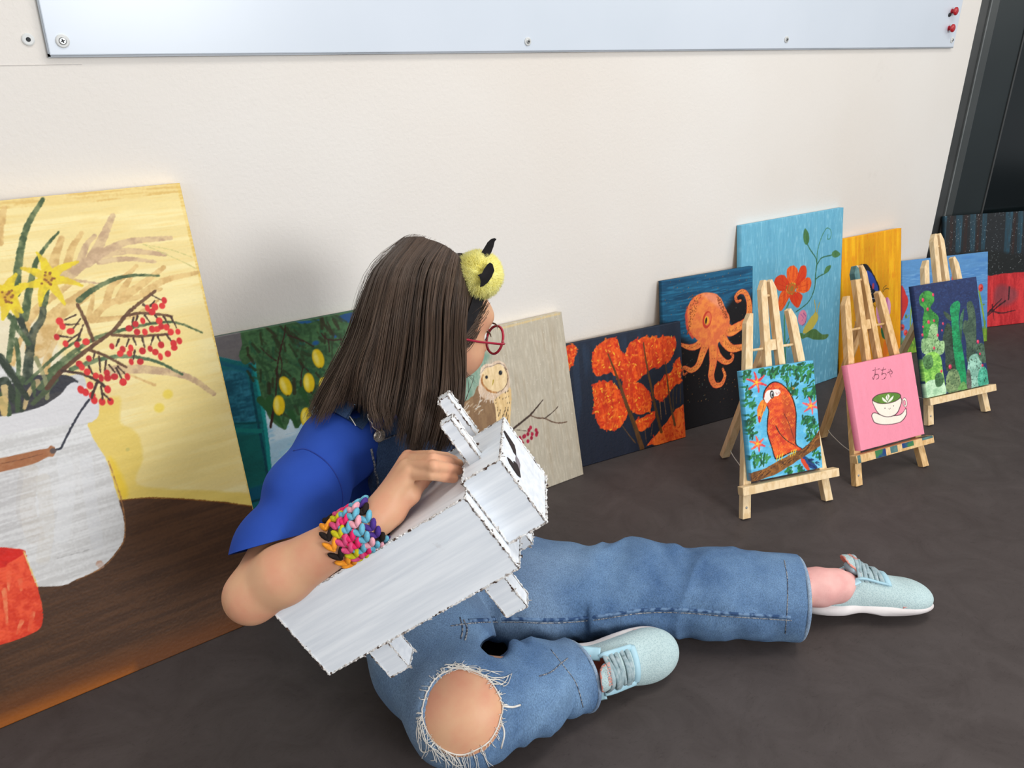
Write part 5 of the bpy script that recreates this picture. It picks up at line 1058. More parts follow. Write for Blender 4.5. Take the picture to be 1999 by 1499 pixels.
def jfold(V):
    d = folds(V, .0044, (12, 12, 16), 3.0)
    for c, ax_, r_, am in ((knL, gl, .13, .0105), (cuR-gd_*.05, gd_, .09, .010), (knR+Z3*.05-gd_*.02, nrm(hipR-knR), .10, .003), (cuL-gl*.05, gl, .08, .004)):
        q = V-c; s_ = q@ax_; w = np.exp(-(s_/r_)**2); lat = np.cross(ax_, Z3); t = q@nrm(lat)
        near = np.exp(-((q-np.outer(s_, ax_))**2).sum(1)/.018); d = d+am*w*near*(1-2*np.abs(NZ(np.stack([s_*26+t*14, t*7, V[:, 2]*9], 1)+1.7)))
    return d
J.cone(at(957, 1271, Z=.17), at(957, 1271, Z=-.02), .020, .020, .006, 's'); J.cone(at(978, 1263, Z=.17), at(978, 1263, Z=-.02), .014, .014, .006, 's')
me_j = J.mesh('overalls', M_DENIM, disp=jfold)
# trim the far end of the straight leg square
bm = bmesh.new(); bm.from_mesh(me_j); bmesh.ops.bisect_plane(bm, geom=list(bm.verts)+list(bm.edges)+list(bm.faces), plane_co=Vector(cuL+gl*.004), plane_no=Vector(gl), clear_outer=True, clear_inner=False); 
# the cuff of the bent leg stays open
bm.to_mesh(me_j); bm.free()
jeans = child('overalls', me_j, PERSON); BV_J = bvh_of(me_j)
# bib
Bb = Solid(.004)
torso(Bb, .0065)
btop = at(800, 818, P=chest+tf*.09, n=-FWD)+tu*.046
Bb.cut(btop, nrm(tu+ts*.10)); Bb.cut(chest+tf*.02, -tf)
bl = at(727, 880, P=chest+tf*.075-ts*.08, n=-FWD)-ts*.030; Bb.cut(bl, nrm(-ts*1.0+tu*.08-tf*.3)); Bb.cut(chest+ts*.090, nrm(ts+tu*.08))
me_b = Bb.mesh('bib', M_DENIM_D, disp=lambda V: folds(V, .0015, (12, 12, 16), 3.0)); bib = child('bib', me_b, PERSON); BV_B = bvh_of(me_b)
def on(bvs, px, py, lift, last=None):
    best = None
    for bv in bvs:
        p = hit(bv, px, py, lift)
        if p is not None and (best is None or (p-CAM)@FWD < (best-CAM)@FWD): best = p
    if best is None and last is not None: best = CAM+ray(px, py)*((np.asarray(last)-CAM)@FWD)
    return best
def draw(bvs, pts, lift, r, mat, name, parent, sides=6, cat=5, dash=None):
    P2 = catmull(np.array(pts, float), cat) if len(pts) > 2 else catmull(np.array(pts, float), 10); out = []; last = None
    for q in P2:
        p = on(bvs, q[0], q[1], lift, last)
        if p is not None: out.append(p); last = p
    if len(out) < 2: return None
    R = np.full(len(out), r)
    return MB().add(*tube(np.array(out), R, sides)).build(name, mat, parent, smooth=True)
# seams of the overalls, laid on the cloth
draw([BV_J], [(880, 1222), (930, 1216), (1000, 1214), (1080, 1216), (1160, 1210), (1250, 1197), (1330, 1196), (1420, 1203), (1500, 1208), (1545, 1211)], .0003, .0011, M_STITCH, 'inseam', jeans)
draw([BV_J], [(905, 1210), (912, 1228), (908, 1250)], .0004, .0013, M_STITCH, 'crotch_seam', jeans); draw([BV_J], [(898, 1205), (903, 1228), (900, 1248)], .0004, .0011, M_STITCH, 'crotch_seam', jeans)
draw([BV_J], [(1531, 1094), (1537, 1130), (1537, 1180), (1533, 1236)], .0003, .0009, M_STITCH, 'hem_stitch', jeans)
M_SEAM = noise_mat('felled_seam', (46, 72, 110), (104, 132, 164), 90, detail=2, lo=.42, hi=.58, rough=.9)
draw([BV_J], [(915, 1212), (1000, 1208), (1080, 1210), (1160, 1204), (1250, 1191), (1330, 1190), (1420, 1197), (1500, 1202), (1543, 1205)], -.0006, .0034, M_SEAM, 'felled_seam', jeans)
M_HEM = denim('worn_hem', (84, 110, 144), (164, 182, 198), (170, 186, 200))
# turned-up hem at the straight leg
hm = []
su = nrm(np.cross(gl, Z3)); sv = np.cross(su, gl)
def ring(c, ax_, r, n=30, z0=None): 
    u_ = nrm(np.cross(ax_, Z3)); v_ = np.cross(u_, ax_); return [c+u_*r*math.cos(t)+v_*r*math.sin(t) for t in np.linspace(0, 2*math.pi, n, endpoint=False)]
MB().add(*tube(ring(cuL+gl*.004, gl, .0725, 36), [.0040]*36, 6, closed=True, nref=gl)).build('hem', M_HEM, jeans, smooth=True)
MB().add(*tube(ring(cuR+gd_*.010, nrm(gd_+Z3*.15), .0560, 36), [.0034]*36, 6, closed=True, nref=gd_)).build('hem', M_HEM, jeans, smooth=True)
draw([BV_J], [(1075, 1268), (1100, 1300), (1125, 1335), (1138, 1380)], .0003, .0009, M_STITCH, 'hem_stitch', jeans); draw([BV_J], [(1052, 1320), (1075, 1312), (1095, 1295), (1108, 1285)], .0004, .0010, M_STITCH, 'leg_seam', jeans)
# frayed hole over the knee
frng = random.Random(8); allk = [BV_J, BV_SKIN]
rimpts = [(868, 1312), (890, 1304), (915, 1306), (940, 1316), (960, 1335), (972, 1355), (982, 1378), (976, 1400), (970, 1420), (955, 1445), (930, 1462), (900, 1472), (870, 1464), (845, 1445), (828, 1415), (824, 1385), (834, 1350), (850, 1325)]
RP = catmull(np.array(rimpts, float), 10, True); mb = MB(); mbs = MB()
last = None; rim = []
for q in RP:
    p = on(allk, q[0], q[1], .0012, last)
    if p is not None: rim.append(p); last = p
mb.add(*tube(np.array(rim), [.0011]*len(rim), 5, closed=True))
def thread(q0, q1, q2, r=.00055, mbx=mb):
    P2 = catmull(np.array([q0, q1, q2], float), 6); out = []; last = None
    for q in P2:
        p = on(allk, q[0], q[1], .0022, last)
        if p is None: continue
        if last is not None and abs((p-last)@FWD) > .03: p = CAM+ray(q[0], q[1])*((last-CAM)@FWD)
        out.append(p); last = p
    if len(out) > 2: mbx.add(*tube(np.array(out), [r]*(len(out)-1)+[r*.4], 5))
for i in range(150):
    k = frng.randrange(len(RP)); x, y = RP[k]; cx_, cy_ = 903, 1390; dx, dy = (x-cx_)/80, (y-cy_)/80
    s_ = frng.uniform(4, 13)*(1 if frng.random() < .7 else -.6); thread((x, y), (x+dx*s_*.5+frng.uniform(-4, 4), y+dy*s_*.5+frng.uniform(-2, 4)), (x+dx*s_+frng.uniform(-5, 5), y+dy*s_+frng.uniform(0, 6)), .0004)
for T_ in [((862, 1306), (905, 1300), (985, 1340)), ((870, 1304), (930, 1305), (975, 1318)), ((900, 1300), (960, 1322), (990, 1322)), ((930, 1308), (960, 1330), (980, 1338)), ((975, 1338), (986, 1330), (991, 1320)), ((875, 1302), (895, 1296), (925, 1306)), ((890, 1300), (940, 1318), (968, 1332)), ((868, 1300), (880, 1298), (905, 1302)),
           ((822, 1402), (815, 1425), (818, 1450)), ((820, 1408), (828, 1440), (838, 1452)), ((818, 1420), (822, 1460), (835, 1466)), ((826, 1420), (834, 1455), (824, 1481)), ((835, 1448), (850, 1465), (862, 1488)), ((840, 1455), (862, 1470), (880, 1492)), ((845, 1462), (850, 1480), (842, 1482)), ((880, 1472), (885, 1490), (880, 1520)), ((890, 1474), (900, 1495), (895, 1530)), ((900, 1475), (908, 1500), (905, 1530)), ((912, 1474), (915, 1498), (920, 1525)), ((925, 1470), (930, 1490), (928, 1500)), ((940, 1462), (946, 1478), (955, 1498)), ((852, 1450), (870, 1480), (872, 1510)), ((862, 1458), (890, 1482), (888, 1515)), ((870, 1462), (880, 1484), (898, 1496)), ((824, 1395), (817, 1410), (824, 1440))]:
    thread(*T_, r=.0006)
    a_, b_, c_ = T_; thread((a_[0]+5, a_[1]+3), (b_[0]+4, b_[1]+5), (c_[0]+7, c_[1]-5), r=.00045)
tag(mb.build('frayed_edge', M_THREAD, jeans, smooth=True), kind='stuff')
draw([BV_J], [(982, 1378), (1000, 1380), (1015, 1376)], .0005, .0016, M_THREAD, 'frayed_thread', jeans); draw([BV_J], [(975, 1400), (984, 1430), (978, 1460)], .0005, .0014, M_THREAD, 'frayed_thread', jeans)
# bib trim, strap, buckle, button
allb = [BV_B, BV_TEE]
draw(allb, [(724, 876), (730, 905), (737, 940), (742, 975)], .0008, .0018, M_STITCH, 'edge_stitch', bib); draw(allb, [(738, 862), (770, 850), (810, 838), (850, 826)], .0006, .0012, M_STITCH, 'edge_stitch', bib)
def ribbon(bvs, pts, wpx, lift, mat, name, parent, th=.0022):
    P2 = catmull(np.array(pts, float), 5); L_ = []; R_ = []; last = None
    T2 = np.gradient(P2, axis=0); T2 /= np.linalg.norm(T2, axis=1)[:, None]
    for q, t in zip(P2, T2):
        a_ = on(bvs, q[0]-t[1]*wpx/2, q[1]+t[0]*wpx/2, lift, last); 
        if a_ is None: continue
        b_ = on(bvs, q[0]+t[1]*wpx/2, q[1]-t[0]*wpx/2, lift, a_); last = a_; L_.append(a_); R_.append(b_)
    mb = MB(); n = len(L_)
    if n < 2: return None
    V = []
    for i in range(n):
        nn = nrm(CAM-L_[i]); V += [L_[i], R_[i], R_[i]+nn*th, L_[i]+nn*th]
    F = [(0, 1, 2, 3)[::-1], tuple(4*(n-1)+k for k in range(4))]
    for i in range(n-1):
        for k in range(4): F.append((4*i+k, 4*i+(k+1) % 4, 4*i+4+(k+1) % 4, 4*i+4+k))
    return mb.add(V, F).build(name, mat, parent)
strap = ribbon([BV_TEE], [(652, 788), (679, 802), (700, 815), (716, 827)], 34, .0030, M_DENIM_D, 'strap', PERSON)
if strap is not None:
    draw([BV_TEE], [(655, 803), (680, 816), (693, 834)], .005, .0008, M_THREAD, 'strap_stitch', strap)
Ls = []
for v in np.linspace(.035, .135, 16):
    P0 = chest+ts*(.055-.12*max(0, v-.09))+tu*v+tf*.3; h_ = [x for x in (b_.ray_cast(Vector(P0), Vector(-tf))[0] for b_ in (BV_TEE, BV_B)) if x is not None]
    if h_: Ls.append(max((np.array(x) for x in h_), key=lambda q: q@tf)+tf*.003)
if len(Ls) > 3: MB().add(*tube(np.array(Ls), [.016]*len(Ls), 8, flat=.12, nref=ts)).build('strap', M_DENIM_D, PERSON)
M_CHROME = noise_mat('buckle_metal', (170, 160, 150), (205, 198, 190), 60, rough=.25, metal=.9)
bc = on(allb, 735, 851, .004); b0_ = on(allb, 704, 818, .006)
wire = [(691, 826), (694, 833), (702, 836), (708, 838), (711, 846), (719, 853), (730, 857), (740, 855), (743, 846), (736, 839), (728, 834), (726, 826), (721, 820), (718, 812), (721, 803)]
wp = [at(x, y, P=bc+(b0_-bc)*min(1, max(0, (852-y)/36.0))+nrm(CAM-bc)*.003, n=-FWD) for x, y in wire]
MB().add(*tube(catmull(wp, 5), .0012, 7)).build('buckle', M_CHROME, PERSON, smooth=True); bn = nrm(CAM-bc)*.4+tf*.6; bn = nrm(bn); b1 = nrm(np.cross(bn, Z3)); b2 = np.cross(bn, b1)
M_BTN = noise_mat('antique_button', (120, 110, 100), (190, 182, 170), 300, rough=.3, metal=.8)
btn = MB(); btn.add(*tube([bc, bc+bn*.003, bc+bn*.0045, bc+bn*.004], [.0085, .0095, .0078, .004], 20)); btn.build('button', M_BTN, PERSON, smooth=False)
# printed patch at the collar, seen between strands of hair
M_GREENP = noise_mat('green_print', (70, 190, 60), (110, 214, 90), 80); M_PINKP = noise_mat('pink_print', (160, 50, 90), (190, 70, 110), 80)
ribbon([BV_TEE], [(758, 782), (766, 790), (776, 792)], 9, .0005, M_GREENP, 'shirt_print', tee, .0006); ribbon([BV_TEE], [(765, 776), (774, 782), (782, 790)], 6, .0012, M_PINKP, 'shirt_print', tee, .0006)
draw([BV_TEE], [(573, 880), (600, 878), (640, 905), (664, 945), (668, 985), (650, 1020)], .0002, .0009, noise_mat('shoulder_seam', (22, 46, 128), (28, 54, 140), 50), 'sleeve_seam', tee)

# ---- socks
def rot_axes(head, roll, pitch=0):
    h = math.radians(head); x = np.array([math.cos(h)*math.cos(pitch), math.sin(h)*math.cos(pitch), math.sin(pitch)]); y = np.array([-math.sin(h), math.cos(h), 0]); z = np.cross(x, y)
    c, s_ = math.cos(math.radians(roll)), math.sin(math.radians(roll)); return [x, c*y+s_*z, -s_*y+c*z]
M_SOCK = cloth_mat('pink_ribbed_sock', (224, 166, 160), (234, 184, 176), 30, weave=500, bump=.4)
sk = Solid(.003); sa = at(1548, 1150, Z=.082); sb = at(1632, 1143, Z=.080)
SH1 = at(1572, 1226, Z=.002)+np.array([.020, .029, .011]); AX1 = [np.asarray(v) for v in rot_axes(-34, -20)]; sc_ = SH1+AX1[0]*.090+AX1[2]*.054
sk.chain([sa-gl*.02, sa*.4+sb*.6, sb, sc_], [.0365, .0335, .0290, .019], .012); me_s = sk.mesh('sock', M_SOCK, disp=lambda V: folds(V, .0012, (30, 30, 30)))
so = child('sock', me_s, PERSON)
bvs_ = bvh_of(me_s)
for i in range(11): draw([bvs_], [(1564, 1112+i*7.2), (1575, 1113+i*7.2), (1585, 1114+i*7.1)], -.0001, .0007, M_SOCK, 'cuff_rib', so, sides=5)
# ---- shoes, built once in their own axes (x to the toe, z up), then set on each foot
M_KNIT, nt, b = new_mat('aqua_knit_mesh', .8, .15)
tc = nd(nt, 'ShaderNodeTexCoord'); vo = nd(nt, 'ShaderNodeTexVoronoi', Scale=430); nt.links.new(tc.outputs['Object'], vo.inputs['Vector'])
r = nd(nt, 'ShaderNodeValToRGB'); r.color_ramp.elements[0].position = .15; r.color_ramp.elements[1].position = .55; r.color_ramp.elements[0].color = L4((156, 180, 184)); r.color_ramp.elements[1].color = L4((184, 204, 204)); nt.links.new(vo.outputs['Distance'], r.inputs[0])
n = nd(nt, 'ShaderNodeTexNoise', Scale=14, Detail=3); nt.links.new(tc.outputs['Object'], n.inputs['Vector']); mr = nd(nt, 'ShaderNodeMapRange'); mr.inputs[3].default_value = .8; mr.inputs[4].default_value = 1.15; nt.links.new(n.outputs['Fac'], mr.inputs[0])
vm = nd(nt, 'ShaderNodeVectorMath', operation='MULTIPLY'); nt.links.new(r.outputs[0], vm.inputs[0]); nt.links.new(mr.outputs[0], vm.inputs[1]); nt.links.new(vm.outputs[0], b.inputs['Base Color'])
bp = nd(nt, 'ShaderNodeBump', Strength=.5, Distance=.0008); nt.links.new(vo.outputs['Distance'], bp.inputs['Height']); nt.links.new(bp.outputs[0], b.inputs['Normal'])
M_SOLE = noise_mat('off_white_foam_sole', (214, 206, 204), (230, 224, 222), 20, rough=.6); M_SOLEP = noise_mat('pink_sole_rim', (218, 158, 152), (226, 172, 166), 30, rough=.6); M_STAY = noise_mat('pale_blue_overlay', (160, 198, 212), (176, 212, 224), 20, rough=.45); M_LACE = noise_mat('grey_elastic_lace', (134, 158, 164), (168, 184, 188), 120, rough=.7); M_COL = noise_mat('coral_lining', (222, 140, 124), (232, 158, 142), 60, rough=.8)
def make_shoe(loc, Rm, mirror, label_letters):
    g = bpy.data.objects.new('shoe', None); g.empty_display_size = .03; COL.objects.link(g); g.parent = PERSON
    M3 = Matrix(((Rm[0][0], Rm[1][0], Rm[2][0]), (Rm[0][1], Rm[1][1], Rm[2][1]), (Rm[0][2], Rm[1][2], Rm[2][2])))
    g.matrix_local = Matrix.Translation(Vector(loc)-Vector(PERSON.location)) @ M3.to_4x4()
    sy = -1 if mirror else 1
    def put(name, me, par=None):
        o = bpy.data.objects.new(name, me); COL.objects.link(o); o.parent = par or g; return o
    P_ = lambda x, y, z: np.array([x, sy*y, z])
    u = Solid(.0026)
    u.ell(P_(.045, 0, .036), (.042, .034, .036), None, .02).ell(P_(.105, .002, .040), (.062, .037, .042), None, .02).ell(P_(.172, .004, .028), (.062, .043, .034), None, .025).ell(P_(.200, .006, .024), (.048, .041, .026), None, .02)
    u.cone(P_(.060, 0, .045), P_(.052, 0, .070), .0345, .032, .02).cone(P_(.105, 0, .055), P_(.085, 0, .088), .022, .018, .02)
    u.cut((0, 0, .012), (0, 0, -1)); u.cone(P_(.088, 0, .063), P_(-.02, 0, .114), .027, .041, .004, 's')
    mu = u.mesh('upper', [M_KNIT, M_COL]); up_ = put('upper', mu); bu = bvh_of(mu)
    cen_ = np.empty(len(mu.polygons)*3, np.float32); mu.polygons.foreach_get('center', cen_); cen_ = cen_.reshape(-1, 3); a0_, b0_ = P_(.088, 0, .063), P_(-.02, 0, .114); ab_ = b0_-a0_; tt = np.clip((cen_-a0_)@ab_/(ab_@ab_), 0, 1)
    dd_ = np.linalg.norm(cen_-a0_-tt[:, None]*ab_, axis=1)-(.027+tt*.014); mu.polygons.foreach_set('material_index', (dd_ < .0036).astype(np.int32))
    so_ = Solid(.0026)
    for x, y, rx, ry in ((.045, 0, .050, .037), (.110, .001, .075, .034), (.178, .005, .072, .046)): so_.ell(P_(x, y, .012), (rx, ry, .017), None, .02)
    so_.cut((0, 0, .022), (0, 0, 1)); so_.cut((0, 0, .0), (0, 0, -1)); so_.ell(P_(.108, 0, -.016), (.045, .07, .022), None, .006, 's')
    ms = so_.mesh('sole', M_SOLE); put('sole', ms); bs_ = bvh_of(ms)
    # rim between upper and sole, pink towards the toe
    def cast(bv, o, d): P, N, i, t = bv.ray_cast(Vector(o), Vector(d)); return None if P is None else np.array(P)
    pts = []
    for t in np.linspace(-1.15, 1.15, 24):
        c = P_(.155, .004, .020); d = np.array([math.cos(t), sy*math.sin(t), 0]); p = cast(bs_, c+d*.2, -d)
        if p is not None: p[2] = .0205; pts.append(p+d*.0012)
    put('sole_rim', mesh_np('sole_rim', *tube(np.array(pts), [.0034]*len(pts), 6), M_SOLEP, True))
    # overlays and laces following the instep
    def over(x0, y0, x1, y1, w, th, mat, name, n=14, lift=.0006, par=None, extra=0):
        L_ = []
        for t in np.linspace(0, 1, n):
            x, y = x0+(x1-x0)*t, y0+(y1-y0)*t; d_ = nrm(np.array([0, -y*18, -1.0])); o_ = np.array([x, sy*y, .04])-d_*np.array([1, sy, 1])*.2; p = cast(bu, o_, d_*np.array([1, sy, 1]))
            if p is not None: L_.append(p-d_*np.array([1, sy, 1])*(lift+extra*math.sin(math.pi*t)))
        if len(L_) < 2: return
        P = np.array(L_); me = mesh_np(name, *tube(P, [w]*len(P), 8, flat=th/w, nref=np.array([0, 0, 1.0]) if abs(x1-x0) < .03 else None), mat, True); put(name, me, par)
    for s_ in (-1, 1):
        over(.092, s_*.018, .150, s_*.020, .0065, .0030, M_STAY, 'eyestay', 18)
        over(.060, s_*.028, .094, s_*.020, .0110, .0034, M_STAY, 'side_overlay', 12)
    over(.152, -.022, .152, .022, .0060, .0028, M_STAY, 'eyestay', 16)
    for i in range(5):
        x = .098+i*.0105; over(x, -.022, x+(.006 if i % 2 else -.002), .022, .0036, .0014, M_LACE, 'lace', 14, .0016, None, .002)
    for i in range(3):
        x = .100+i*.015; over(x, -.014, x+.012, .014, .0030, .0012, M_LACE, 'lace', 12, .0030, None, .002)
    put('tongue', Solid(.0028).ell(P_(.096, 0, .080), (.010, .020, .016), np.array([nrm([.55, 0, .8]), [0, 1, 0], nrm([-.8, 0, .55])]), .004).mesh('tongue', M_STAY))
    # lettering on the tongue strap
    cu = bpy.data.curves.new('lettering', 'FONT'); cu.body = 'SKECHERS'; cu.size = .0080; cu.extrude = .0002; cu.materials.append(M_COL); cu.align_x = 'CENTER'
    o = bpy.data.objects.new('lettering', cu); COL.objects.link(o); bpy.context.view_layer.update()
    lm_ = bpy.data.meshes.new_from_object(o.evaluated_get(bpy.context.evaluated_depsgraph_get())); bpy.data.objects.remove(o); o = bpy.data.objects.new('lettering', lm_); COL.objects.link(o); o.parent = g
    q = cast(bu, P_(.088, -.012 if not mirror else -.012, .2), (0, 0, -1)); q = q if q is not None else P_(.088, 0, .09)
    o.matrix_local = Matrix(((0, 1, 0, q[0]), (-1, 0, 0, q[1]), (0, 0, 1, q[2]+.0045), (0, 0, 0, 1))) @ Matrix.Rotation(math.radians(0), 4, 'X')
    return g
make_shoe(tuple(SH1), AX1, False, True)
make_shoe((.603, .812, .045), rot_axes(-17, 66), True, True)

# ---- glasses
M_GLS = noise_mat('crimson_acetate', (150, 20, 44), (166, 28, 54), 30, rough=.25, spec=.6)
mg, nt, b = new_mat('clear_lens', .03, .5); b.inputs['Transmission Weight'].default_value = 1.0; b.inputs['IOR'].default_value = 1.05; b.inputs['Base Color'].default_value = (.97, .98, .98, 1)
gl_ = bpy.data.objects.new('glasses', None); COL.objects.link(gl_); gl_.parent = PERSON
GX, GZ = .0985, -.012
frame = MB()
for sg in (-1, 1):
    c = hl(GX, sg*.033, GZ); frame.add(*tube([c+HY*.0225*math.cos(t)*1.0+HZ*.0215*math.sin(t)-HX*.003*(sg*math.cos(t) > 0)*abs(math.cos(t)) for t in np.linspace(0, 2*math.pi, 36, endpoint=False)], [.0020]*36, 8, closed=True, nref=HX))
    MB().add(*tube([c-HX*.0004, c+HX*.0004], [.0218, .0218], 32, nref=HY)).build('lens', mg, gl_)
    hpt = hl(GX-.003, sg*.0555, GZ+.002); MB().add(*tube(catmull([hpt+HX*.001, hl(GX-.012, sg*.066, GZ+.002), hl(.04, sg*.078, GZ+.002), hl(-.005, sg*.084, GZ+.001), hl(-.025, sg*.084, GZ-.02)], 5), .0030, 8, flat=.6)).build('temple_arm', M_GLS, gl_, smooth=True)
frame.add(*tube(catmull([hl(GX, -.0115, GZ+.004), hl(GX+.006, 0, GZ+.008), hl(GX, .0115, GZ+.004)], 5), .0018, 8))
frame.build('frame', M_GLS, gl_, smooth=True)

# ---- headband with pompom
M_BAND = noise_mat('black_felt', (20, 18, 20), (30, 28, 30), 80, rough=.9)
hb = bpy.data.objects.new('headband', None); COL.objects.link(hb); hb.parent = PERSON
mbb = MB(); Vb = []; Fb = []; nb_ = 41
for i, t in enumerate(np.linspace(-1.95, 1.95, nb_)):
    w_ = .0095*(1-.55*max(0, (abs(t)-1.2)/.75)); rd = np.array([0, -math.sin(t), math.cos(t)])
    for (sx_, th_) in ((-1, 0), (1, 0), (1, .0026), (-1, .0026)): Vb.append(hl(.004+.030*math.cos(t)+sx_*w_, -(.0795+th_)*math.sin(t), .006+(.0925+th_)*math.cos(t)))
for i in range(nb_-1):
    for k in range(4): Fb.append((4*i+k, 4*i+(k+1) % 4, 4*i+4+(k+1) % 4, 4*i+4+k))
mbb.add(Vb, Fb+[(0, 1, 2, 3), (4*nb_-1, 4*nb_-2, 4*nb_-3, 4*nb_-4)]).build('band', M_BAND, hb)
pc = at(934, 537, Y=.945); pr = .0335; prng = np.random.default_rng(3)
M_POM = noise_mat('yellow_fluff', (246, 236, 138), (252, 246, 166), 60, rough=.95, spec=.05); M_POM2 = M_POM
pom = MB().add(*ellipsoid(pc, [X3*pr*.93, Y3*pr*.93, Z3*pr*.93], 20, 14)).build('pompom', M_POM, hb, smooth=True)
N_ = 9000; d = prng.normal(size=(N_, 3)); d /= np.linalg.norm(d, axis=1)[:, None]; side = np.cross(d, prng.normal(size=(N_, 3))); side /= np.linalg.norm(side, axis=1)[:, None]; s2_ = np.cross(d, side)
base = pc+d*pr*.90; tip = pc+d*(pr*(1.03+.14*prng.random((N_, 1))))+side*.0022*prng.normal(size=(N_, 1)); w_ = .0007
V = np.stack([base+side*w_, base-side*w_*.5+s2_*w_*.87, base-side*w_*.5-s2_*w_*.87, tip], 1).reshape(-1, 3); o_ = np.arange(N_)[:, None]*4
F = np.concatenate([o_+np.array([0, 1, 3]), o_+np.array([1, 2, 3]), o_+np.array([2, 0, 3])]); tag(child('fluff', mesh_np('fluff', V, F, M_POM, True), pom), kind='stuff')
def felt(P, y0, name):
    pts = [at(x, y, P=pc+nrm(CAM-pc)*y0, n=-FWD) for x, y in P]; k = len(pts); n_ = -FWD*.0018
    MB().add([p for p in pts]+[p+n_ for p in pts], [tuple(range(k))[::-1], tuple(range(k, 2*k))]+[(i, (i+1) % k, k+(i+1) % k, k+i) for i in range(k)]).build(name, M_BAND, hb)
zq = zz(580, 440, .2201)
felt(zq((1635, 240), (1660, 200), (1690, 150), (1720, 122), (1750, 114), (1768, 122), (1752, 145), (1742, 190), (1722, 240), (1700, 275), (1692, 318), (1676, 290), (1660, 255)), .020, 'felt_horn')
felt(zq((1602, 442), (1640, 425), (1660, 385), (1690, 345), (1712, 330), (1735, 345), (1750, 400), (1738, 430), (1725, 460), (1690, 510), (1650, 540), (1622, 548), (1628, 500), (1620, 460)), .038, 'felt_horn')

# ---- hair
GU = [[(893, 496, .985), (908, 545, .945), (908, 590, .925), (902, 640, .920), (899, 700, .920), (896, 750, .918), (890, 800, .908), (880, 850, .898)],
      [(900, 512, .955), (900, 560, .925), (896, 610, .915), (892, 680, .915), (897, 740, .915), (892, 800, .905), (876, 860, .893), (868, 884, .888)],
      [(884, 494, .965), (876, 540, .925), (868, 600, .908), (866, 680, .905), (862, 760, .903), (850, 820, .893), (838, 865, .885), (832, 885, .880)],
      [(866, 480, .975), (846, 530, .925), (835, 600, .905), (830, 680, .902), (822, 760, .897), (812, 820, .89), (803, 868, .882), (800, 892, .878)],
      [(845, 470, .985), (814, 520, .938), (800, 590, .912), (790, 670, .905), (780, 740, .905), (772, 780, .903), (766, 810, .90), (764, 828, .898)],
      [(825, 464, .995), (784, 520, .955), (765, 590, .930), (752, 660, .922), (740, 730, .922), (730, 785, .915), (737, 815, .908), (744, 842, .902)],
      [(816, 463, 1.0), (772, 520, .966), (751, 590, .942), (736, 650, .932), (722, 700, .932), (714, 740, .930), (712, 768, .928), (712, 790, .927)],
      [(808, 462, 1.005), (760, 520, .978), (738, 590, .955), (720, 660, .945), (700, 720, .945), (696, 755, .946), (690, 778, .948), (688, 793, .95)],
      [(797, 464, 1.02), (745, 520, 1.005), (718, 590, .985), (698, 655, .975), (672, 718, .97), (652, 760, .968), (635, 795, .966), (622, 820, .966)],
      [(790, 468, 1.04), (736, 528, 1.04), (708, 592, 1.03), (688, 655, 1.015), (660, 718, 1.005), (638, 765, .995), (622, 800, .99), (612, 826, .988)],
      [(800, 470, 1.06), (752, 522, 1.08), (726, 590, 1.085), (712, 655, 1.075), (690, 712, 1.06), (668, 758, 1.045), (650, 790, 1.035), (640, 812, 1.03)],
      [(832, 478, 1.07), (792, 540, 1.105), (770, 600, 1.115), (758, 665, 1.11), (742, 722, 1.10), (726, 765, 1.085), (712, 790, 1.075), (700, 808, 1.07)],
      [(868, 490, 1.065), (850, 550, 1.105), (836, 612, 1.115), (826, 670, 1.11), (812, 722, 1.105), (796, 765, 1.10), (782, 790, 1.09), (775, 805, 1.085)],
      [(898, 505, 1.045), (893, 560, 1.075), (882, 615, 1.085), (872, 670, 1.085), (862, 720, 1.085), (848, 762, 1.085), (838, 785, 1.08), (832, 800, 1.075)]]
G = np.array([catmull([at(x, y, Y=Y_) for x, y, Y_ in g], 3) for g in GU])      # guides x points x 3
ng, npnt = G.shape[:2]
def guide(u):
    u = np.clip(u, 0, ng-1.0001); i = int(u); f = u-i; g0, g1, g2, g3 = G[max(i-1, 0)], G[i], G[i+1], G[min(i+2, ng-1)]
    return .5*((2*g1)+(-g0+g2)*f+(2*g0-5*g1+4*g2-g3)*f*f+(-g0+3*g1-3*g2+g3)*f**3)
M_HAIR, nt, b = new_mat('brown_hair', .42, .4)
at_ = nd(nt, 'ShaderNodeAttribute', attribute_name='tint'); nt.links.new(at_.outputs['Color'], b.inputs['Base Color'])
hr_ = np.random.default_rng(12); HCOL = hl(-.01, 0, .0)
# under-layer sheet
US = np.linspace(0, ng-1, 90); sheet = np.array([guide(u) for u in US]); cen = np.array([HCOL-np.array([0, 0, .02])]*1)
outd = sheet-np.array([HCOL[0], HCOL[1]+.0, 0]); outd[..., 2] = 0; outd /= np.linalg.norm(outd, axis=-1)[..., None]+1e-9
mu_, mp_ = sheet.shape[:2]; inner = sheet-outd*.007; idx = np.arange(mu_*mp_).reshape(mu_, mp_)
keep = mp_-3
F = np.stack([idx[:-1, :keep-1], idx[1:, :keep-1], idx[1:, 1:keep], idx[:-1, 1:keep]], -1).reshape(-1, 4)
hair_V = [inner.reshape(-1, 3)]; hair_F = [F]
cap = Solid(.004).ell(hl(-.018, 0, .022), (.090, .079, .081), HA, .01).cut(hl(.010, 0, .0), nrm(HX*1.0-HZ*.38)).cut(hl(0, 0, -.045), -HZ).mesh('cap', None)
cv = np.empty(len(cap.vertices)*3, np.float32); cap.vertices.foreach_get('co', cv); cv = cv.reshape(-1, 3); cf = np.empty(len(cap.loops), np.int32); cap.loops.foreach_get('vertex_index', cf); cf = cf.reshape(-1, 4)
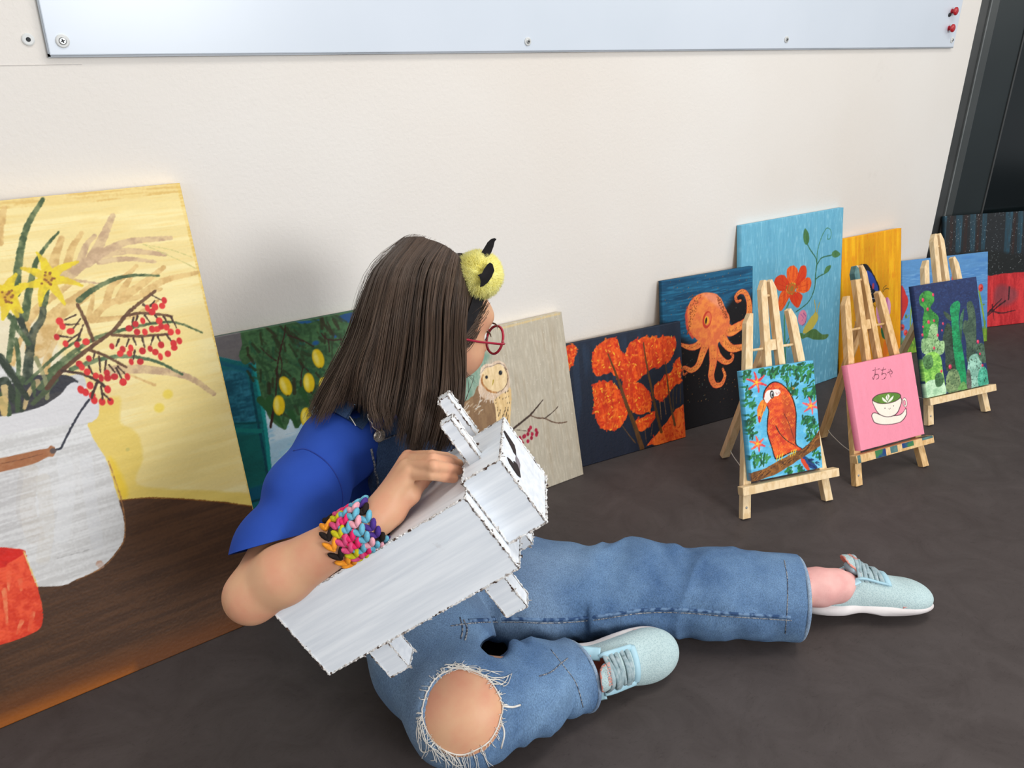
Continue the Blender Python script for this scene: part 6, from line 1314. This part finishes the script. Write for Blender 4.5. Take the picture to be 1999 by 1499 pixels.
nv0 = len(inner.reshape(-1, 3)); hair_F.append(cf+nv0); hair_V.append(cv); tint = [np.full((nv0, 3), 1.0)*np.array([.036, .022, .014]), np.full((len(cv), 3), 1.0)*np.array([.042, .026, .017])]
def strand_mesh(curves, rad, tints):
    V = []; F = []; C = []; o = 0
    for P, r, c in zip(curves, rad, tints):
        n = len(P); T = np.gradient(P, axis=0); T /= np.linalg.norm(T, axis=1)[:, None]+1e-9; u = np.cross(T, (.3, .9, .1)); u /= np.linalg.norm(u, axis=1)[:, None]+1e-9; w = np.cross(T, u)
        rr = r*np.clip(np.linspace(1.6, .0, n)*2, .25, 1)[:, None]
        V.append(np.stack([P+u*rr, P-u*rr*.5+w*rr*.87, P-u*rr*.5-w*rr*.87], 1).reshape(-1, 3))
        a = np.arange(n-1)[:, None]*3; f = np.concatenate([np.stack([a[:, 0]+k, a[:, 0]+(k+1) % 3, a[:, 0]+3+(k+1) % 3, a[:, 0]+3+k], 1) for k in range(3)]); F.append(f+o); o += 3*n; C.append(np.tile(c, (3*n, 1)))
    return np.vstack(V), np.vstack(F), np.vstack(C)
cur = []; rad = []; tin = []
NS = 5200; clump = [(u, hr_.normal(0, .004, 3), hr_.uniform(.6, 1.3)) for u in np.sort(hr_.uniform(0, ng-1, 150))]
cu_ = np.array([c[0] for c in clump])
for i in range(NS):
    u = hr_.uniform(0, ng-1) if i % 3 else hr_.uniform(0, 9.3); P = guide(u).copy(); k = int(np.argmin(abs(cu_-u))); n = len(P); t = np.linspace(0, 1, n)[:, None]
    Pc = guide(cu_[k]); P = P*(1-.62*t**1.5)+Pc*(.62*t**1.5)
    od = P-np.array([HCOL[0], HCOL[1], 0]); od[:, 2] = 0; od /= np.linalg.norm(od, axis=1)[:, None]
    dep = hr_.uniform(-.003, .0045); wv = hr_.normal(0, .0016, 3); ph = hr_.uniform(0, 6.28)
    P = P+od*dep+clump[k][1]*t+wv*t**1.5*2.2+od*.0018*np.sin(ph+t*7)*t
    m = int(n*min(1, hr_.uniform(.86, 1.02))); P = P[:max(8, m)]
    cur.append(P); rad.append(hr_.uniform(.00038, .00075)); s_ = clump[k][2]*hr_.uniform(.75, 1.25); tin.append(np.array([.088, .055, .036])*s_)
# fly-away hairs over the crown and down the back
for i in range(70):
    u = hr_.uniform(2, 10); P = guide(u)[:int(hr_.uniform(7, 14))].copy(); n = len(P); t = np.linspace(0, 1, n)[:, None]; od = P-HCOL; od /= np.linalg.norm(od, axis=1)[:, None]
    P = P+od*(.004+.012*hr_.random()*np.sin(math.pi*t))+hr_.normal(0, .003, 3)*t; cur.append(P); rad.append(.00016); tin.append(np.array([.10, .065, .045]))
for i in range(60):
    u = hr_.uniform(7.6, 9.6); P = guide(u)[8:].copy(); n = len(P); t = np.linspace(0, 1, n)[:, None]; P = P+(-RIGHT*(.004+.010*hr_.random())+UP*.002)*np.sin(t*2.4)+hr_.normal(0, .002, 3)*t; cur.append(P); rad.append(.00018); tin.append(np.array([.10, .065, .045]))
# short hair swept back from the forehead to the temple, on both sides
for sg in (-1, 1):
    for i in range(170):
        f = hr_.random(); a0 = hl(.040-.010*f+hr_.normal(0, .005), sg*(.058+.012*f), .058-.060*f); a3 = hl(.002+hr_.normal(0, .004), sg*(.080), .020-.055*f+hr_.normal(0, .004)); md = (a0+a3)/2+(nrm((a0+a3)/2-HC))*.006
        nrmz = nrm(md-HC); cur.append(catmull([a0, md, a3], 6)+nrmz*hr_.uniform(-.0015, .0015)); rad.append(.00042); tin.append(np.array([.12, .076, .050])*hr_.uniform(.7, 1.2))
for P in [[(900, 690), (905, 720), (920, 740), (935, 752)], [(898, 680), (903, 712), (918, 735), (930, 745)]]: cur.append(catmull([at(x, y, Y=.935) for x, y in P], 5)); rad.append(.0003); tin.append(np.array([.06, .04, .03]))
for P in [[(903, 740, .93), (925, 735, .935), (905, 790, .93), (893, 830, .92)], [(905, 700, .935), (915, 760, .93), (900, 800, .925)]]: cur.append(catmull([at(x, y, Y=y2) for x, y, y2 in P], 5)); rad.append(.0004); tin.append(np.array([.06, .04, .03]))
V, F, C_ = strand_mesh(cur, rad, tin)
hair_F.append(F+nv0+len(cv)); hair_V.append(V); tint.append(C_)
me_h = mesh_np('hair', np.vstack(hair_V), np.vstack(hair_F), M_HAIR, True)
ca = me_h.color_attributes.new('tint', 'FLOAT_COLOR', 'POINT'); cc = np.vstack(tint); rgba = np.ones((len(cc), 4), np.float32); rgba[:, :3] = cc; ca.data.foreach_set('color', rgba.ravel())
tag(child('hair', me_h, PERSON), kind='stuff')

# ---- loop bracelets on the right wrist: each chevron is a piece of its own
YARN = {k: noise_mat('yarn_'+k, tuple(int(v*.88) for v in c), c, 250, rough=.9, spec=.1, bump=.4, bscale=600, bdist=.0005) for k, c in dict(black=(44, 36, 34), orange=(250, 160, 50), pink=(222, 84, 130), lime=(206, 196, 40), hotpink=(238, 50, 110), blue=(110, 182, 206), rose=(240, 170, 182), purple=(84, 58, 140), white=(220, 214, 214)).items()}
fa = nrm(wrR-elR)
specs = [((660, 1050), .0290, ['black', 'orange', 'orange', 'black', 'black', 'orange'], 'black and orange braided yarn bracelet', .0080, 14),
         ((682, 1040), .0285, ['pink', 'lime'], 'pink and lime braided yarn bracelet', .0084, 17),
         ((697, 1031), .0278, ['hotpink', 'blue'], 'hot pink and blue braided yarn bracelet', .0084, 17),
         ((715, 1020), .0270, ['blue', 'rose'], 'pale blue and rose braided yarn bracelet', .0084, 17),
         ((735, 1002), .0262, ['purple', 'black', 'blue'], 'purple, black and blue braided yarn bracelet', .0084, 16)]
def leaf_mesh(name, mat, wd, L):
    mb = MB()
    for sg in (-1, 1):
        an = -sg*.60; ca_, sa_ = math.cos(an), math.sin(an); ax1 = np.array([ca_, sa_, 0])*L*.74; ax2 = np.array([-sa_, ca_, 0])*wd*.46; mb.add(*ellipsoid((0, sg*wd*.50, 0), [ax1, ax2, np.array([0, 0, wd*.50])], 10, 7))
    return mesh_np(name, mb.V, mb.F, mat, True)
for (px, py), rr, cols, lab, wd, n_ in specs:
    c = at(px, py, P=wrR+(-FWD)*.0, n=-FWD); c = wrR+fa*((c-wrR)@fa) if px < 725 else wrR+nrm(heel-wrR)*.016
    ax_ = fa if px < 725 else nrm(fa*.8+nrm(heel-wrR)*.5); tilt = nrm(ax_+RIGHT*.10)
    br_o = bpy.data.objects.new('bracelet', None); COL.objects.link(br_o); br_o.parent = PERSON; br_o.location = Vector(c)-Vector(PERSON.location); br_o['label'] = lab
    u_ = nrm(np.cross(tilt, Z3)); v_ = np.cross(tilt, u_); L = 2*math.pi*(rr+.002)/n_; ms = {k: leaf_mesh('yarn_loop', YARN[k], wd, L) for k in set(cols)}
    for i in range(n_):
        t = 2*math.pi*i/n_; rad_ = u_*math.cos(t)+v_*math.sin(t); tan = -u_*math.sin(t)+v_*math.cos(t); p = rad_*(rr+.0022)
        # local x = tangent, y = along the arm, z = radial
        yv = np.cross(rad_, tan)
        o = bpy.data.objects.new('yarn_loop', ms[cols[i % len(cols)]]); COL.objects.link(o); o.parent = br_o
        o.matrix_local = Matrix(((tan[0], yv[0], rad_[0], p[0]), (tan[1], yv[1], rad_[1], p[1]), (tan[2], yv[2], rad_[2], p[2]), (0, 0, 0, 1)))
